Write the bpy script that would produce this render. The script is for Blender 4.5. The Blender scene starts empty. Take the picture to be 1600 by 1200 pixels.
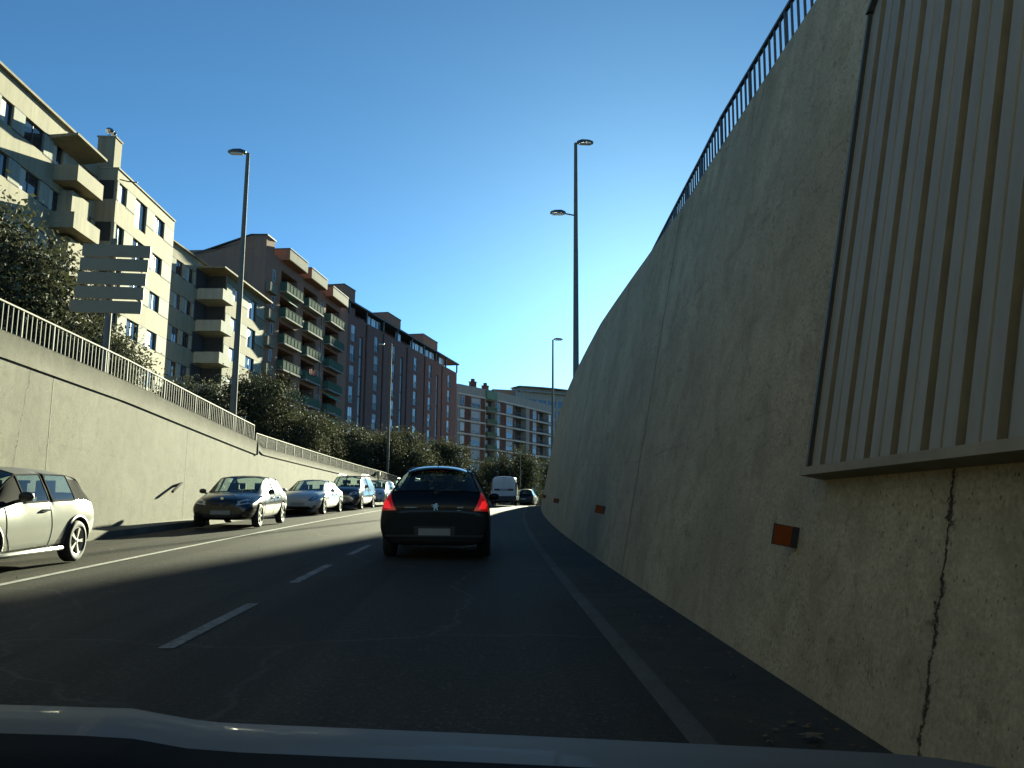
import bpy, bmesh, math, random
from mathutils import Vector, Matrix
from mathutils.bvhtree import BVHTree
R = math.radians
PI = math.pi
rnd = random.Random(7)
sc = bpy.context.scene
col = sc.collection

# ------------------------------------------------------------------ road geometry
SL = 0.0306


def shift(s):
    if s < 10: return 0.0
    if s < 50: return (s - 10) ** 2 / 1120
    a = 40 ** 2 / 1120 + 40 / 560 * (s - 50)
    a += min(s - 50, 40) ** 2 / 500
    if s > 90: a += (s - 90) * .16
    return a


def road_z(s):
    if s < 48: return SL * s
    z48 = SL * 48
    if s < 64:
        t = s - 48
        return z48 + SL * t - SL * t * t / 32
    return z48 + SL * 8


def left_top(s):            # top of the left wall
    return lerp_tab(s, [(-40, 4.75), (15.7, 4.46), (21.2, 4.32), (32.3, 3.76), (32.31, 3.6), (42, 3.52), (58, 3.38), (75, 2.9), (110, 2.1), (500, 2.1)])


def right_top(s):
    return lerp_tab(s, [(-40, 5.85), (8, 5.8), (12, 5.72), (15, 5.84), (22, 6.2), (32, 6.22), (60, 6.0), (100, 3.4), (140, 2.2), (500, 2.2)])


def lerp_tab(s, tab):
    if s <= tab[0][0]: return tab[0][1]
    for (a, b), (c, d) in zip(tab, tab[1:]):
        if s <= c: return b + (d - b) * (s - a) / (c - a)
    return tab[-1][1]


# ------------------------------------------------------------------ materials
def nodes_of(name):
    m = bpy.data.materials.new(name)
    m.use_nodes = True
    nt = m.node_tree
    return m, nt, nt.nodes['Principled BSDF']


class N:
    """small node-writing helper"""
    def __init__(s, nt): s.nt = nt

    def new(s, t, **kw):
        n = s.nt.nodes.new(t)
        for k, v in kw.items(): setattr(n, k, v)
        return n

    def link(s, a, b): s.nt.links.new(a, b)

    def val(s, sock, v):
        if hasattr(v, 'is_linked'): s.link(v, sock)
        else: sock.default_value = v

    def noise(s, vec, scale, detail=4, rough=.6, dist=0):
        n = s.new('ShaderNodeTexNoise')
        n.inputs['Scale'].default_value = scale; n.inputs['Detail'].default_value = detail
        n.inputs['Roughness'].default_value = rough; n.inputs['Distortion'].default_value = dist
        if vec is not None: s.link(vec, n.inputs['Vector'])
        return n.outputs['Fac']

    def mapping(s, vec, scale=(1, 1, 1), loc=(0, 0, 0)):
        n = s.new('ShaderNodeMapping')
        n.inputs['Scale'].default_value = scale; n.inputs['Location'].default_value = loc
        s.link(vec, n.inputs['Vector'])
        return n.outputs[0]

    def math(s, op, a, b=0.0, c=None, clamp=False):
        n = s.new('ShaderNodeMath', operation=op, use_clamp=clamp)
        s.val(n.inputs[0], a); s.val(n.inputs[1], b)
        if c is not None: s.val(n.inputs[2], c)
        return n.outputs[0]

    def ramp(s, fac, stops):
        n = s.new('ShaderNodeValToRGB')
        e = n.color_ramp.elements
        while len(e) < len(stops): e.new(.5)
        for el, (p, c) in zip(e, stops):
            el.position = p
            el.color = (c[0], c[1], c[2], 1) if hasattr(c, '__len__') else (c, c, c, 1)
        s.link(fac, n.inputs[0])
        return n.outputs[0]

    def mix(s, fac, a, b, mode='MIX'):
        n = s.new('ShaderNodeMix', data_type='RGBA', blend_type=mode)
        n.clamp_factor = True
        s.val(n.inputs[0], fac)
        for k, v in ((6, a), (7, b)):
            if hasattr(v, 'is_linked'): s.link(v, n.inputs[k])
            else: n.inputs[k].default_value = (v[0], v[1], v[2], 1)
        return n.outputs[2]

    def bump(s, h, strength=.3, dist=.02):
        n = s.new('ShaderNodeBump')
        n.inputs['Strength'].default_value = strength; n.inputs['Distance'].default_value = dist
        s.link(h, n.inputs['Height'])
        return n.outputs[0]


def simple(name, c, rough=.6, metal=0.0, coat=0.0, emit=None, estr=0, var=.0, vscale=3, spec=None):
    m, nt, p = nodes_of(name)
    h = N(nt)
    p.inputs['Base Color'].default_value = (*c, 1)
    p.inputs['Roughness'].default_value = rough
    p.inputs['Metallic'].default_value = metal
    p.inputs['Coat Weight'].default_value = coat
    p.inputs['Coat Roughness'].default_value = .04
    if spec is not None: p.inputs['Specular IOR Level'].default_value = spec
    if var:
        co = h.new('ShaderNodeTexCoord').outputs['Object']
        f = h.noise(co, vscale, 6, .65)
        h.link(h.mix(h.ramp(f, [(.3, 0), (.7, 1)]), [x * (1 - var) for x in c], [min(1, x * (1 + var)) for x in c]), p.inputs['Base Color'])
    if emit:
        p.inputs['Emission Color'].default_value = (*emit, 1)
        p.inputs['Emission Strength'].default_value = estr
    return m


def mat_concrete(name, c, joints=(), cracks=(), vmul=1.0, streak=.35, blotch=.3, pits=0.0, board=0.0, drip=False):
    """cast concrete read on a UV map in metres (u along, v up)"""
    m, nt, p = nodes_of(name)
    h = N(nt)
    uv = h.new('ShaderNodeTexCoord').outputs['UV']
    sx = h.new('ShaderNodeSeparateXYZ'); h.link(uv, sx.inputs[0])
    U, V = sx.outputs[0], sx.outputs[1]
    big = h.noise(uv, .55, 6, .62)
    mid = h.noise(uv, 2.6, 6, .7, .5)
    fine = h.noise(uv, 38, 3, .7)
    stre = h.noise(h.mapping(uv, (3.2, .22, 1)), 1.0, 5, .65)
    base = h.mix(h.ramp(big, [(.32, 0), (.68, 1)]), [x * (1 - blotch) for x in c], [min(1, x * (1 + blotch * .7)) for x in c])
    base = h.mix(h.math('MULTIPLY', h.ramp(stre, [(.5, 0), (.72, 1)]), streak), base, [x * .45 for x in c])
    base = h.mix(h.math('MULTIPLY', h.ramp(mid, [(.48, 0), (.66, 1)]), .62), base, [c[0] * .55, c[1] * .55, c[2] * .5])
    base = h.mix(h.math('MULTIPLY', h.ramp(h.noise(uv, 5.5, 5, .75, 1.2), [(.58, 0), (.66, 1)]), .65), base, [x * .35 for x in c])
    base = h.mix(h.math('MULTIPLY', h.ramp(fine, [(.35, 1), (.6, 0)]), .5), base, [x * .42 for x in c])
    base = h.mix(h.math('MULTIPLY', h.ramp(h.noise(uv, 13, 4, .75), [(.5, 0), (.68, 1)]), .45), base, [x * .5 for x in c])
    hgt = h.math('ADD', h.math('MULTIPLY', fine, .35), h.math('MULTIPLY', mid, .5))
    if pits:
        vo = h.new('ShaderNodeTexVoronoi'); vo.inputs['Scale'].default_value = 17
        h.link(h.mapping(uv, (1.25, 1, 1)), vo.inputs['Vector'])
        area = h.ramp(h.noise(uv, .9, 4, .6, .3), [(.36, 0), (.52, 1)])
        pit = h.math('MULTIPLY', h.ramp(h.math('ADD', vo.outputs['Distance'], h.math('MULTIPLY', h.noise(uv, 20, 3, .7), .3)), [(.24, 1), (.32, 0)]), area)
        base = h.mix(h.math('MULTIPLY', pit, pits), base, [x * .22 for x in c])
        hgt = h.math('SUBTRACT', hgt, h.math('MULTIPLY', pit, 1.2))
    lo = h.noise(h.mapping(uv, (.5, .35, 1), (7, 3, 0)), 1.6, 6, .7, .8)
    base = h.mix(h.math('MULTIPLY', h.ramp(lo, [(.55, 0), (.72, 1)]), .2), base, [min(1, x * 1.45 + .03) for x in c])
    for pv in (-1.85, -3.75):      # pour lines
        dd = h.math('ABSOLUTE', h.math('ADD', h.math('SUBTRACT', V, pv), h.math('MULTIPLY', h.math('SUBTRACT', h.noise(uv, .8, 3, .6), .5), .10)))
        pl = h.math('SUBTRACT', 1.0, h.math('DIVIDE', dd, .022), clamp=True)
        base = h.mix(h.math('MULTIPLY', h.math('MULTIPLY', pl, h.ramp(mid, [(.42, 0), (.55, 1)])), .4), base, [x * .35 for x in c])
    wob = h.math('MULTIPLY', h.math('SUBTRACT', h.noise(uv, 2.2, 5, .7), .5), .07)
    wob2 = h.math('MULTIPLY', h.math('SUBTRACT', h.noise(uv, 3.5, 7, .8), .5), .34)
    for lst, w, wid in ((joints, wob, .024), (cracks, wob2, .034)):
        for j in lst:
            s0, slant = j[0], j[1]
            dd = h.math('ABSOLUTE', h.math('ADD', h.math('SUBTRACT', U, s0), h.math('ADD', h.math('MULTIPLY', V, slant), w)))
            ww = h.math('MULTIPLY_ADD', h.noise(uv, 9 if wid < .03 else 5.5, 6, .85), wid * 3.2, -wid * (.7 if wid < .03 else 1.05))
            line = h.math('SUBTRACT', 1.0, h.math('DIVIDE', dd, h.math('MAXIMUM', ww, .002)), clamp=True)
            line = h.math('MULTIPLY', line, 1.7, clamp=True)
            stain = h.math('MULTIPLY', h.math('SUBTRACT', 1.0, h.math('DIVIDE', dd, .16), clamp=True), h.math('MULTIPLY', stre, .5))
            base = h.mix(stain, base, [x * .5 for x in c])
            base = h.mix(line, base, [x * .1 for x in c])
            hgt = h.math('SUBTRACT', hgt, h.math('MULTIPLY', line, 1.5))
    if drip:   # run-off stains below the top edge and a dirty foot, on the wall's own height (v = 0 at the top, negative downward)
        d = h.math('MULTIPLY', h.ramp(h.noise(h.mapping(uv, (2.4, .12, 1), (3, 0, 0)), 1, 5, .7), [(.48, 0), (.66, 1)]), h.math('ADD', 1.0, h.math('MULTIPLY', V, .5), clamp=True))
        base = h.mix(h.math('MULTIPLY', d, .6), base, [x * .35 for x in c])
    h.link(base, p.inputs['Base Color'])
    p.inputs['Roughness'].default_value = .9
    p.inputs['Specular IOR Level'].default_value = .2
    h.link(h.bump(hgt, .55, .02), p.inputs['Normal'])
    return m


def mat_asphalt():
    m, nt, p = nodes_of('asphalt')
    h = N(nt)
    co = h.new('ShaderNodeTexCoord').outputs['Object']
    big = h.noise(h.mapping(co, (.5, .06, .5)), 1.2, 5, .6)
    mid = h.noise(co, 1.3, 6, .7)
    fine = h.noise(co, 34, 4, .8)
    c = h.mix(h.ramp(big, [(.3, 0), (.7, 1)]), (.036, .034, .029), (.060, .056, .046))
    c = h.mix(h.math('MULTIPLY', h.ramp(mid, [(.45, 0), (.75, 1)]), .5), c, (.05, .05, .049))
    c = h.mix(h.math('MULTIPLY', h.ramp(fine, [(.52, 0), (.72, 1)]), .55), c, (.19, .185, .17))
    c = h.mix(h.math('MULTIPLY', h.ramp(h.noise(co, 95, 2, .6), [(.25, 1), (.45, 0)]), .6), c, (.02, .02, .02))
    # wandering sealed cracks
    vo = h.new('ShaderNodeTexVoronoi', feature='DISTANCE_TO_EDGE'); vo.inputs['Scale'].default_value = .23
    w = h.new('ShaderNodeVectorMath', operation='ADD')
    nn = h.new('ShaderNodeTexNoise'); nn.inputs['Scale'].default_value = .9; nn.inputs['Detail'].default_value = 6
    h.link(co, nn.inputs['Vector'])
    h.link(co, w.inputs[0]); h.link(nn.outputs['Color'], w.inputs[1])
    h.link(w.outputs[0], vo.inputs['Vector'])
    cr = h.math('MULTIPLY', h.ramp(vo.outputs['Distance'], [(.002, 1), (.006, 0)]), .35)
    c = h.mix(cr, c, (.14, .135, .125))
    tr_ = h.noise(h.mapping(co, (1.1, .025, 1)), 1.3, 3, .5)
    c = h.mix(h.math('MULTIPLY', h.ramp(tr_, [(.48, 0), (.62, 1)]), .4), c, (.022, .022, .021))
    sp_ = h.new('ShaderNodeTexVoronoi'); sp_.inputs['Scale'].default_value = 9; h.link(co, sp_.inputs['Vector'])
    c = h.mix(h.math('MULTIPLY', h.ramp(sp_.outputs['Distance'], [(.05, 1), (.09, 0)]), h.ramp(h.noise(co, 2.5, 3, .6), [(.5, 0), (.6, 1)])), c, (.15, .145, .125))
    h.link(c, p.inputs['Base Color'])
    h.link(h.math('MULTIPLY_ADD', fine, .2, .62), p.inputs['Roughness'])
    p.inputs['Specular IOR Level'].default_value = .02
    h.link(h.bump(fine, .6, .008), p.inputs['Normal'])
    return m


def mat_paintline():
    m, nt, p = nodes_of('road_paint')
    h = N(nt)
    co = h.new('ShaderNodeTexCoord').outputs['Object']
    wear = h.ramp(h.math('ADD', h.math('MULTIPLY', h.noise(co, 14, 6, .8), .65), h.math('MULTIPLY', h.noise(co, 2.2, 4, .7), .35)), [(.43, 0), (.56, 1)])
    h.link(h.mix(wear, (.19, .19, .17), (.07, .07, .064)), p.inputs['Base Color'])
    p.inputs['Roughness'].default_value = .8
    return m


def mat_leaf(name, c1, c2):
    m, nt, p = nodes_of(name)
    h = N(nt)
    co = h.new('ShaderNodeTexCoord').outputs['Object']
    gi = h.new('ShaderNodeNewGeometry').outputs['Random Per Island']
    f = h.math('ADD', h.math('MULTIPLY', h.noise(co, 1.1, 4, .6), .6), h.math('MULTIPLY', gi, .45))
    c = h.mix(h.ramp(f, [(.3, 0), (.75, 1)]), c1, c2)
    h.link(c, p.inputs['Base Color'])
    p.inputs['Roughness'].default_value = .75; p.inputs['Specular IOR Level'].default_value = .08
    out = nt.nodes['Material Output']
    tr = h.new('ShaderNodeBsdfTranslucent'); h.link(h.mix(.5, c, (.09, .095, .045)), tr.inputs['Color'])
    mx = h.new('ShaderNodeMixShader'); mx.inputs[0].default_value = .14
    h.link(p.outputs[0], mx.inputs[1]); h.link(tr.outputs[0], mx.inputs[2]); h.link(mx.outputs[0], out.inputs['Surface'])
    return m


def mat_glass(name, tint=(.5, .6, .58), spec=.06):
    m, nt, p = nodes_of(name)
    h = N(nt)
    nt.nodes.remove(p)
    out = nt.nodes['Material Output']
    tr = h.new('ShaderNodeBsdfTransparent'); tr.inputs[0].default_value = (*tint, 1)
    gl = h.new('ShaderNodeBsdfGlossy'); gl.inputs['Roughness'].default_value = .06; gl.inputs['Color'].default_value = (1, 1, 1, 1)
    lw = h.new('ShaderNodeLayerWeight'); lw.inputs['Blend'].default_value = .5
    fz = h.math('MULTIPLY_ADD', h.math('POWER', lw.outputs['Facing'], 4.0), .8, .045, True)
    mx = h.new('ShaderNodeMixShader')
    h.link(fz, mx.inputs[0]); h.link(tr.outputs[0], mx.inputs[1]); h.link(gl.outputs[0], mx.inputs[2])
    h.link(mx.outputs[0], out.inputs['Surface'])
    return m


def mat_paint(name, c, metal=.6, rough=.32, coat=1.0):
    m = simple(name, c, rough, metal, coat)
    nt = m.node_tree; p = nt.nodes['Principled BSDF']; h = N(nt)
    co = h.new('ShaderNodeTexCoord').outputs['Object']
    f = h.noise(h.mapping(co, (1, 1, 2.5)), 2.4, 6, .7)
    h.link(h.math('MULTIPLY_ADD', h.ramp(f, [(.4, 0), (.7, 1)]), .03, rough - .01), p.inputs['Roughness'])
    sx = h.new('ShaderNodeSeparateXYZ'); h.link(co, sx.inputs[0])
    # road film on the lower flanks
    d = h.math('MULTIPLY', h.ramp(h.math('ADD', sx.outputs[2], h.math('MULTIPLY', f, .3)), [(.28, 1), (.75, 0)]), .35)
    h.link(h.mix(d, c, [x * .6 + .03 for x in c]), p.inputs['Base Color'])
    p.inputs['Coat Roughness'].default_value = .05
    return m


def mat_wall_tex(name, c, var=.14, brick=False):
    m, nt, p = nodes_of(name)
    h = N(nt)
    co = h.new('ShaderNodeTexCoord').outputs['Object']
    f = h.noise(h.mapping(co, (1, 1, .3)), .9, 6, .65)
    g = h.noise(h.mapping(co, (2.2, 2.2, .12)), 1.4, 5, .7)
    cc = h.mix(h.ramp(f, [(.3, 0), (.7, 1)]), [x * (1 - var) for x in c], [min(1, x * (1 + var)) for x in c])
    cc = h.mix(h.math('MULTIPLY', h.ramp(g, [(.48, 0), (.70, 1)]), .6), cc, [x * .55 for x in c])
    cc = h.mix(h.math('MULTIPLY', h.ramp(h.noise(co, 3.1, 6, .75), [(.52, 0), (.68, 1)]), .3), cc, [x * .6 for x in c])
    if brick:
        b = h.new('ShaderNodeTexBrick'); b.inputs['Scale'].default_value = 1
        b.inputs['Brick Width'].default_value = .3; b.inputs['Row Height'].default_value = .09; b.inputs['Mortar Size'].default_value = .01
        mp = h.new('ShaderNodeCombineXYZ')
        s = h.new('ShaderNodeSeparateXYZ'); h.link(co, s.inputs[0])
        h.link(h.math('ADD', s.outputs[0], s.outputs[1]), mp.inputs[0]); h.link(s.outputs[2], mp.inputs[1])
        h.link(mp.outputs[0], b.inputs['Vector'])
        h.link(cc, b.inputs['Color1'])
        h.link(h.mix(.5, cc, [x * .7 for x in c]), b.inputs['Color2'])
        b.inputs['Mortar'].default_value = (c[0] * .9, c[1] * .95, c[2], 1)
        cc = b.outputs['Color']
    h.link(cc, p.inputs['Base Color'])
    p.inputs['Roughness'].default_value = .88
    p.inputs['Specular IOR Level'].default_value = .2
    h.link(h.bump(h.noise(co, 12, 5, .7), .3, .02), p.inputs['Normal'])
    return m


M = {}
M['asphalt'] = mat_asphalt()
M['line'] = mat_paintline()
M['wallL'] = mat_concrete('left_wall_concrete', (0.1815, 0.1736, 0.1361), joints=[(25.4, 0), (17.7, 0), (9.5, 0), (45.0, 0)], cracks=[(16.9, -.16)], streak=.3, blotch=.2, drip=True)
M['copL'] = mat_concrete('coping_concrete', (0.1866, 0.1783, 0.141), streak=.25, blotch=.2)
M['wallR'] = mat_concrete('right_wall_concrete', (0.455, 0.385, 0.255), joints=[(12.05, 0), (22.2, 0), (32.3, 0), (42.3, 0), (52.4, 0)], cracks=[(3.76, .02), (-5, 0)], streak=.22, blotch=.2, pits=.9, drip=True)
M['kerb'] = mat_concrete('kerb_concrete', (0.1391, 0.1307, 0.1011), streak=.1, blotch=.3)
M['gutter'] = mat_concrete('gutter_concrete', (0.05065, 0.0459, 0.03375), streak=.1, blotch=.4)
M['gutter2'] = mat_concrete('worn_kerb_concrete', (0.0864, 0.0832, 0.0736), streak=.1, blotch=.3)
M['gutter3'] = mat_concrete('dark_gutter', (.045, .043, .036), streak=.1, blotch=.4)  # darker tone for the strip next to the wall
M['dirt'] = simple('earth', (0.063, 0.0595, 0.035), .95, var=.4, vscale=.8)
M['pave'] = simple('paving', (0.14, 0.133, 0.119), .9, var=.25, vscale=1.2)
M['galv'] = simple('galvanised_steel', (0.204, 0.21, 0.198), .7, .2, var=.15, vscale=4, spec=.15)
M['railpaint'] = simple('pale_rail_paint', (0.1201, 0.1147, 0.09464), .7, .0, var=.15, vscale=5, spec=.15)
M['raildark'] = simple('dark_rail_paint', (.055, .058, .06), .5, .4, var=.15, vscale=5)
M['polegrey'] = simple('pole_grey', (0.13, 0.115, 0.09), .8, .0, var=.12, vscale=3)
M['lamphead'] = simple('lamp_head_grey', (.09, .095, .1), .4, .4)
M['lampglass'] = simple('lamp_glass', (.5, .55, .55), .15)
M['corr'] = None
M['reflector'] = simple('orange_reflector', (0.2, 0.045, 0.006), .6, spec=.2)
M['blackplastic'] = simple('black_plastic', (.02, .02, .021), .55)
M['trimblack'] = simple('matt_black_trim', (.012, .012, .012), .95, spec=.08)
M['rubber'] = simple('tyre_rubber', (.022, .022, .022), .8, var=.3, vscale=9)
M['alloy'] = simple('alloy_rim', (0.4, 0.4, 0.385), .35, .45)
M['chrome'] = simple('chrome', (.75, .76, .77), .12, 1.0)
M['carglass'] = mat_glass('car_glass', (.68, .78, .74))
M['darkglass'] = mat_glass('tinted_car_glass', (.5, .58, .58))
M['lampclear'] = simple('headlamp_lens', (.5, .52, .53), .08, .25, .8)
M['lampdark'] = simple('headlamp_inner', (.06, .065, .07), .12, .3, 1)
M['tailred'] = simple('tail_lamp_red', (.16, .012, .010), .2, 0, .5)
M['brakered'] = simple('lit_brake_lamp', (.20, .003, .003), .25, 0, .3, emit=(1, .006, .006), estr=.03)
M['brakehot'] = simple('lit_brake_core', (.25, .006, .006), .2, 0, .3, emit=(1, .02, .016), estr=.13)
M['plate'] = simple('number_plate_white', (0.252, 0.259, 0.252), .5, var=.1, vscale=8)
M['orange'] = simple('turn_repeater_orange', (.8, .22, .02), .2, 0, .5)
M['interior'] = simple('car_interior', (.035, .035, .038), .8)
M['beige'] = mat_wall_tex('beige_render', (0.275, 0.245, 0.175))
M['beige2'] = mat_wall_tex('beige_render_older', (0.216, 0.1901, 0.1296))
M['whitepanel'] = mat_wall_tex('white_panel', (0.311, 0.311, 0.2639), .06)
M['greywall'] = mat_wall_tex('grey_render', (0.272, 0.264, 0.232))
M['brown'] = mat_wall_tex('brown_brick', (.33, .165, .105), .12, True)
M['brown2'] = mat_wall_tex('red_brown_brick', (.225, .108, .085), .14, True)
M['cream'] = mat_wall_tex('cream_parapet', (0.288, 0.2592, 0.192), .08)
M['whitish'] = mat_wall_tex('grey_white_render', (0.25, 0.265, 0.255), .08)
M['bandwhite'] = mat_wall_tex('white_floor_band', (.46, .46, .44), .08)
M['redpier'] = mat_wall_tex('red_pier', (0.12, 0.058, 0.046), .12, True)
M['greenp'] = simple('green_balcony_panel', (.085, .135, .095), .9, .0, 0, var=.15, spec=.02)
M['greenrail'] = simple('dull_green_rail', (.13, .15, .11), .9, spec=.03)
M['greenwall'] = simple('green_render', (.09, .18, .13), .7, var=.15)
M['awning'] = simple('green_awning', (.03, .30, .19), .8)
M['roofdark'] = simple('roof_dark', (.05, .05, .052), .7, var=.2)
M['paneA'] = simple('window_glass_dark', (.018, .024, .032), .05, 0, 0, spec=.8)
M['paneB'] = simple('window_glass_blue', (.05, .085, .13), .05, 0, 0, spec=1.0)
M['paneC'] = simple('window_curtain', (0.336, 0.368, 0.384), .3, 0, .6)
M['winframe'] = simple('window_frame_dark', (.04, .042, .045), .5)
M['winwhite'] = simple('window_frame_white', (.55, .56, .54), .5)
M['blind'] = simple('roller_blind', (0.3917, 0.3917, 0.3456), .7)
M['blindgrey'] = simple('grey_blind', (0.27, 0.31, 0.35), .6)
M['void'] = simple('loggia_dark', (0.03, 0.03, 0.03), .9)  # near-black standing in for the shade of recesses and openings
M['blindpane'] = simple('glass_brick', (.055, .07, .075), .35, spec=.4, var=.2, vscale=6)
M['sign'] = simple('sign_back_metal', (0.235, 0.175, 0.11), .65, .0, var=.08, vscale=2, spec=.2)
M['bark'] = simple('bark', (.10, .085, .065), .95, var=.35, vscale=7)
M['leafA'] = mat_leaf('olive_leaf', (.022, .026, .015), (.088, .090, .056))
M['leafB'] = mat_leaf('oak_leaf', (.016, .020, .011), (.066, .069, .040))
M['leafD'] = mat_leaf('shade_leaf', (.012, .019, .012), (.030, .042, .024))  # darker leaf copy, the far trees' shade is in its colour
M['deadleaf'] = simple('dry_leaf', (0.105, 0.077, 0.0385), .9, var=.3, vscale=20)
M['red'] = simple('red_cloth', (0.315, 0.035, 0.035), .9)
M['whitecloth'] = simple('white_cloth', (0.455, 0.455, 0.442), .9)
M['yellowpost'] = simple('pale_yellow_paint', (0.405, 0.378, 0.2295), .5)


# ------------------------------------------------------------------ mesh builder
class MB:
    def __init__(s): s.v = []; s.f = []; s.m = []; s.uv = {}

    def face(s, idx, mi=0): s.f.append(tuple(idx)); s.m.append(mi)

    def add(s, vs): i = len(s.v); s.v += [tuple(v) for v in vs]; return i

    def box(s, x0, x1, y0, y1, z0, z1, mi=0, M4=None):
        vs = [(x, y, z) for z in (z0, z1) for y in (y0, y1) for x in (x0, x1)]
        if M4 is not None: vs = [tuple(M4 @ Vector(v)) for v in vs]
        i = s.add(vs)
        for q in ((0, 2, 3, 1), (4, 5, 7, 6), (0, 1, 5, 4), (2, 6, 7, 3), (0, 4, 6, 2), (1, 3, 7, 5)):
            s.face([i + k for k in q], mi)

    def bar(s, a, b, w, h=None, mi=0, up=(0, 0, 1)):
        h = h or w
        a, b = Vector(a), Vector(b); d = (b - a).normalized()
        u = Vector(up); r = d.cross(u)
        if r.length < 1e-4: r = d.cross(Vector((1, 0, 0)))
        r.normalize(); u = r.cross(d)
        vs = []
        for p in (a, b):
            for (i, j) in ((-1, -1), (1, -1), (1, 1), (-1, 1)): vs.append(p + r * (i * w / 2) + u * (j * h / 2))
        k = s.add(vs)
        for q in ((0, 3, 2, 1), (4, 5, 6, 7), (0, 1, 5, 4), (1, 2, 6, 5), (2, 3, 7, 6), (3, 0, 4, 7)): s.face([k + t for t in q], mi)

    def tube(s, pts, rad, n=8, mi=0, cap=True):
        pts = [Vector(p) for p in pts]
        if not hasattr(rad, '__len__'): rad = [rad] * len(pts)
        rings = []
        pr = None
        for i, p in enumerate(pts):
            d = (pts[min(i + 1, len(pts) - 1)] - pts[max(i - 1, 0)]).normalized()
            if pr is None:
                r = d.cross(Vector((0, 1, 0)) if abs(d.y) < .9 else Vector((1, 0, 0))).normalized()
            else:
                r = (pr - d * pr.dot(d)).normalized()
            pr = r; u = d.cross(r)
            rings.append(s.add([p + (r * math.cos(2 * PI * k / n) + u * math.sin(2 * PI * k / n)) * rad[i] for k in range(n)]))
        for a, b in zip(rings, rings[1:]):
            for k in range(n): s.face([a + k, a + (k + 1) % n, b + (k + 1) % n, b + k], mi)
        if cap:
            s.face([rings[0] + k for k in range(n)][::-1], mi); s.face([rings[-1] + k for k in range(n)], mi)

    def lathe(s, prof, n=24, axis='x', mi=0, closed=False):
        """prof: list of (r, a) ; revolve around axis"""
        rings = []
        for r, a in prof:
            vs = []
            for k in range(n):
                c, t = math.cos(2 * PI * k / n) * r, math.sin(2 * PI * k / n) * r
                vs.append((a, c, t) if axis == 'x' else ((c, t, a) if axis == 'z' else (c, a, t)))
            rings.append(s.add(vs))
        pr = list(zip(rings, rings[1:]))
        if closed: pr.append((rings[-1], rings[0]))
        for a, b in pr:
            for k in range(n): s.face([a + k, a + (k + 1) % n, b + (k + 1) % n, b + k], mi)
        if not closed:
            if prof[0][0] > 1e-4: s.face([rings[0] + k for k in range(n)], mi)
            if prof[-1][0] > 1e-4: s.face([rings[-1] + k for k in range(n)], mi)

    def prism(s, poly, f0, f1, mi=0):
        """poly of 2d points, f0/f1 map a 2d point to 3d for the two ends"""
        n = len(poly)
        i = s.add([f0(p) for p in poly]); j = s.add([f1(p) for p in poly])
        s.face([i + k for k in range(n)][::-1], mi); s.face([j + k for k in range(n)], mi)
        for k in range(n): s.face([i + k, i + (k + 1) % n, j + (k + 1) % n, j + k], mi)

    def build(s, name, mats, parent=None, smooth=False, fix=True, angle=40, uvf=None):
        me = bpy.data.meshes.new(name)
        me.from_pydata(s.v, [], s.f)
        if not isinstance(mats, (list, tuple)): mats = [mats]
        for mt in mats: me.materials.append(mt)
        me.polygons.foreach_set('material_index', s.m)
        if fix:
            bm = bmesh.new(); bm.from_mesh(me)
            bmesh.ops.recalc_face_normals(bm, faces=bm.faces); bm.to_mesh(me); bm.free()
        if smooth:
            me.polygons.foreach_set('use_smooth', [True] * len(me.polygons))
            me.set_sharp_from_angle(angle=R(angle))
        if uvf:
            l = me.uv_layers.new(name='UVMap')
            for lp in me.loops: l.data[lp.index].uv = uvf(me.vertices[lp.vertex_index].co)
        me.update()
        o = bpy.data.objects.new(name, me); col.objects.link(o)
        if parent: o.parent = parent
        return o


def tag(o, label=None, cat=None, group=None, kind=None):
    if label: o['label'] = label
    if cat: o['category'] = cat
    if group: o['group'] = group
    if kind: o['kind'] = kind
    return o


def thing(name, label, cat, loc=(0, 0, 0), rz=0, group=None):
    o = bpy.data.objects.new(name, None); col.objects.link(o)
    o.empty_display_size = .3
    o.location = loc; o.rotation_euler = (0, 0, rz)
    return tag(o, label, cat, group)


def dupe(o, parent=None, **kw):
    c = o.copy(); col.objects.link(c)
    if parent: c.parent = parent
    for ch in list(o.children): dupe(ch, c)
    return c


# ------------------------------------------------------------------ camera (level frame, looking up the ramp)
def camera():
    cam = bpy.data.cameras.new('camera'); o = bpy.data.objects.new('camera', cam); col.objects.link(o)
    th, ps, ro = R(8.501), R(1.816), .010
    f = Vector((math.sin(ps) * math.cos(th), math.cos(ps) * math.cos(th), math.sin(th)))
    r = Vector((math.cos(ps), -math.sin(ps), 0)); u = r.cross(f)
    r2 = r * math.cos(ro) + u * math.sin(ro); u2 = u * math.cos(ro) - r * math.sin(ro)
    m = Matrix((r2, u2, -f)).transposed().to_4x4(); m.translation = (0, 0, 1.25)
    o.matrix_world = m
    cam.sensor_width = 36; cam.lens = 36 * 1341 / 1600
    cam.clip_start = .05; cam.clip_end = 6000
    sc.camera = o


# ------------------------------------------------------------------ light
SUN_AZ, SUN_EL = 12.3, 13.6


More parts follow.
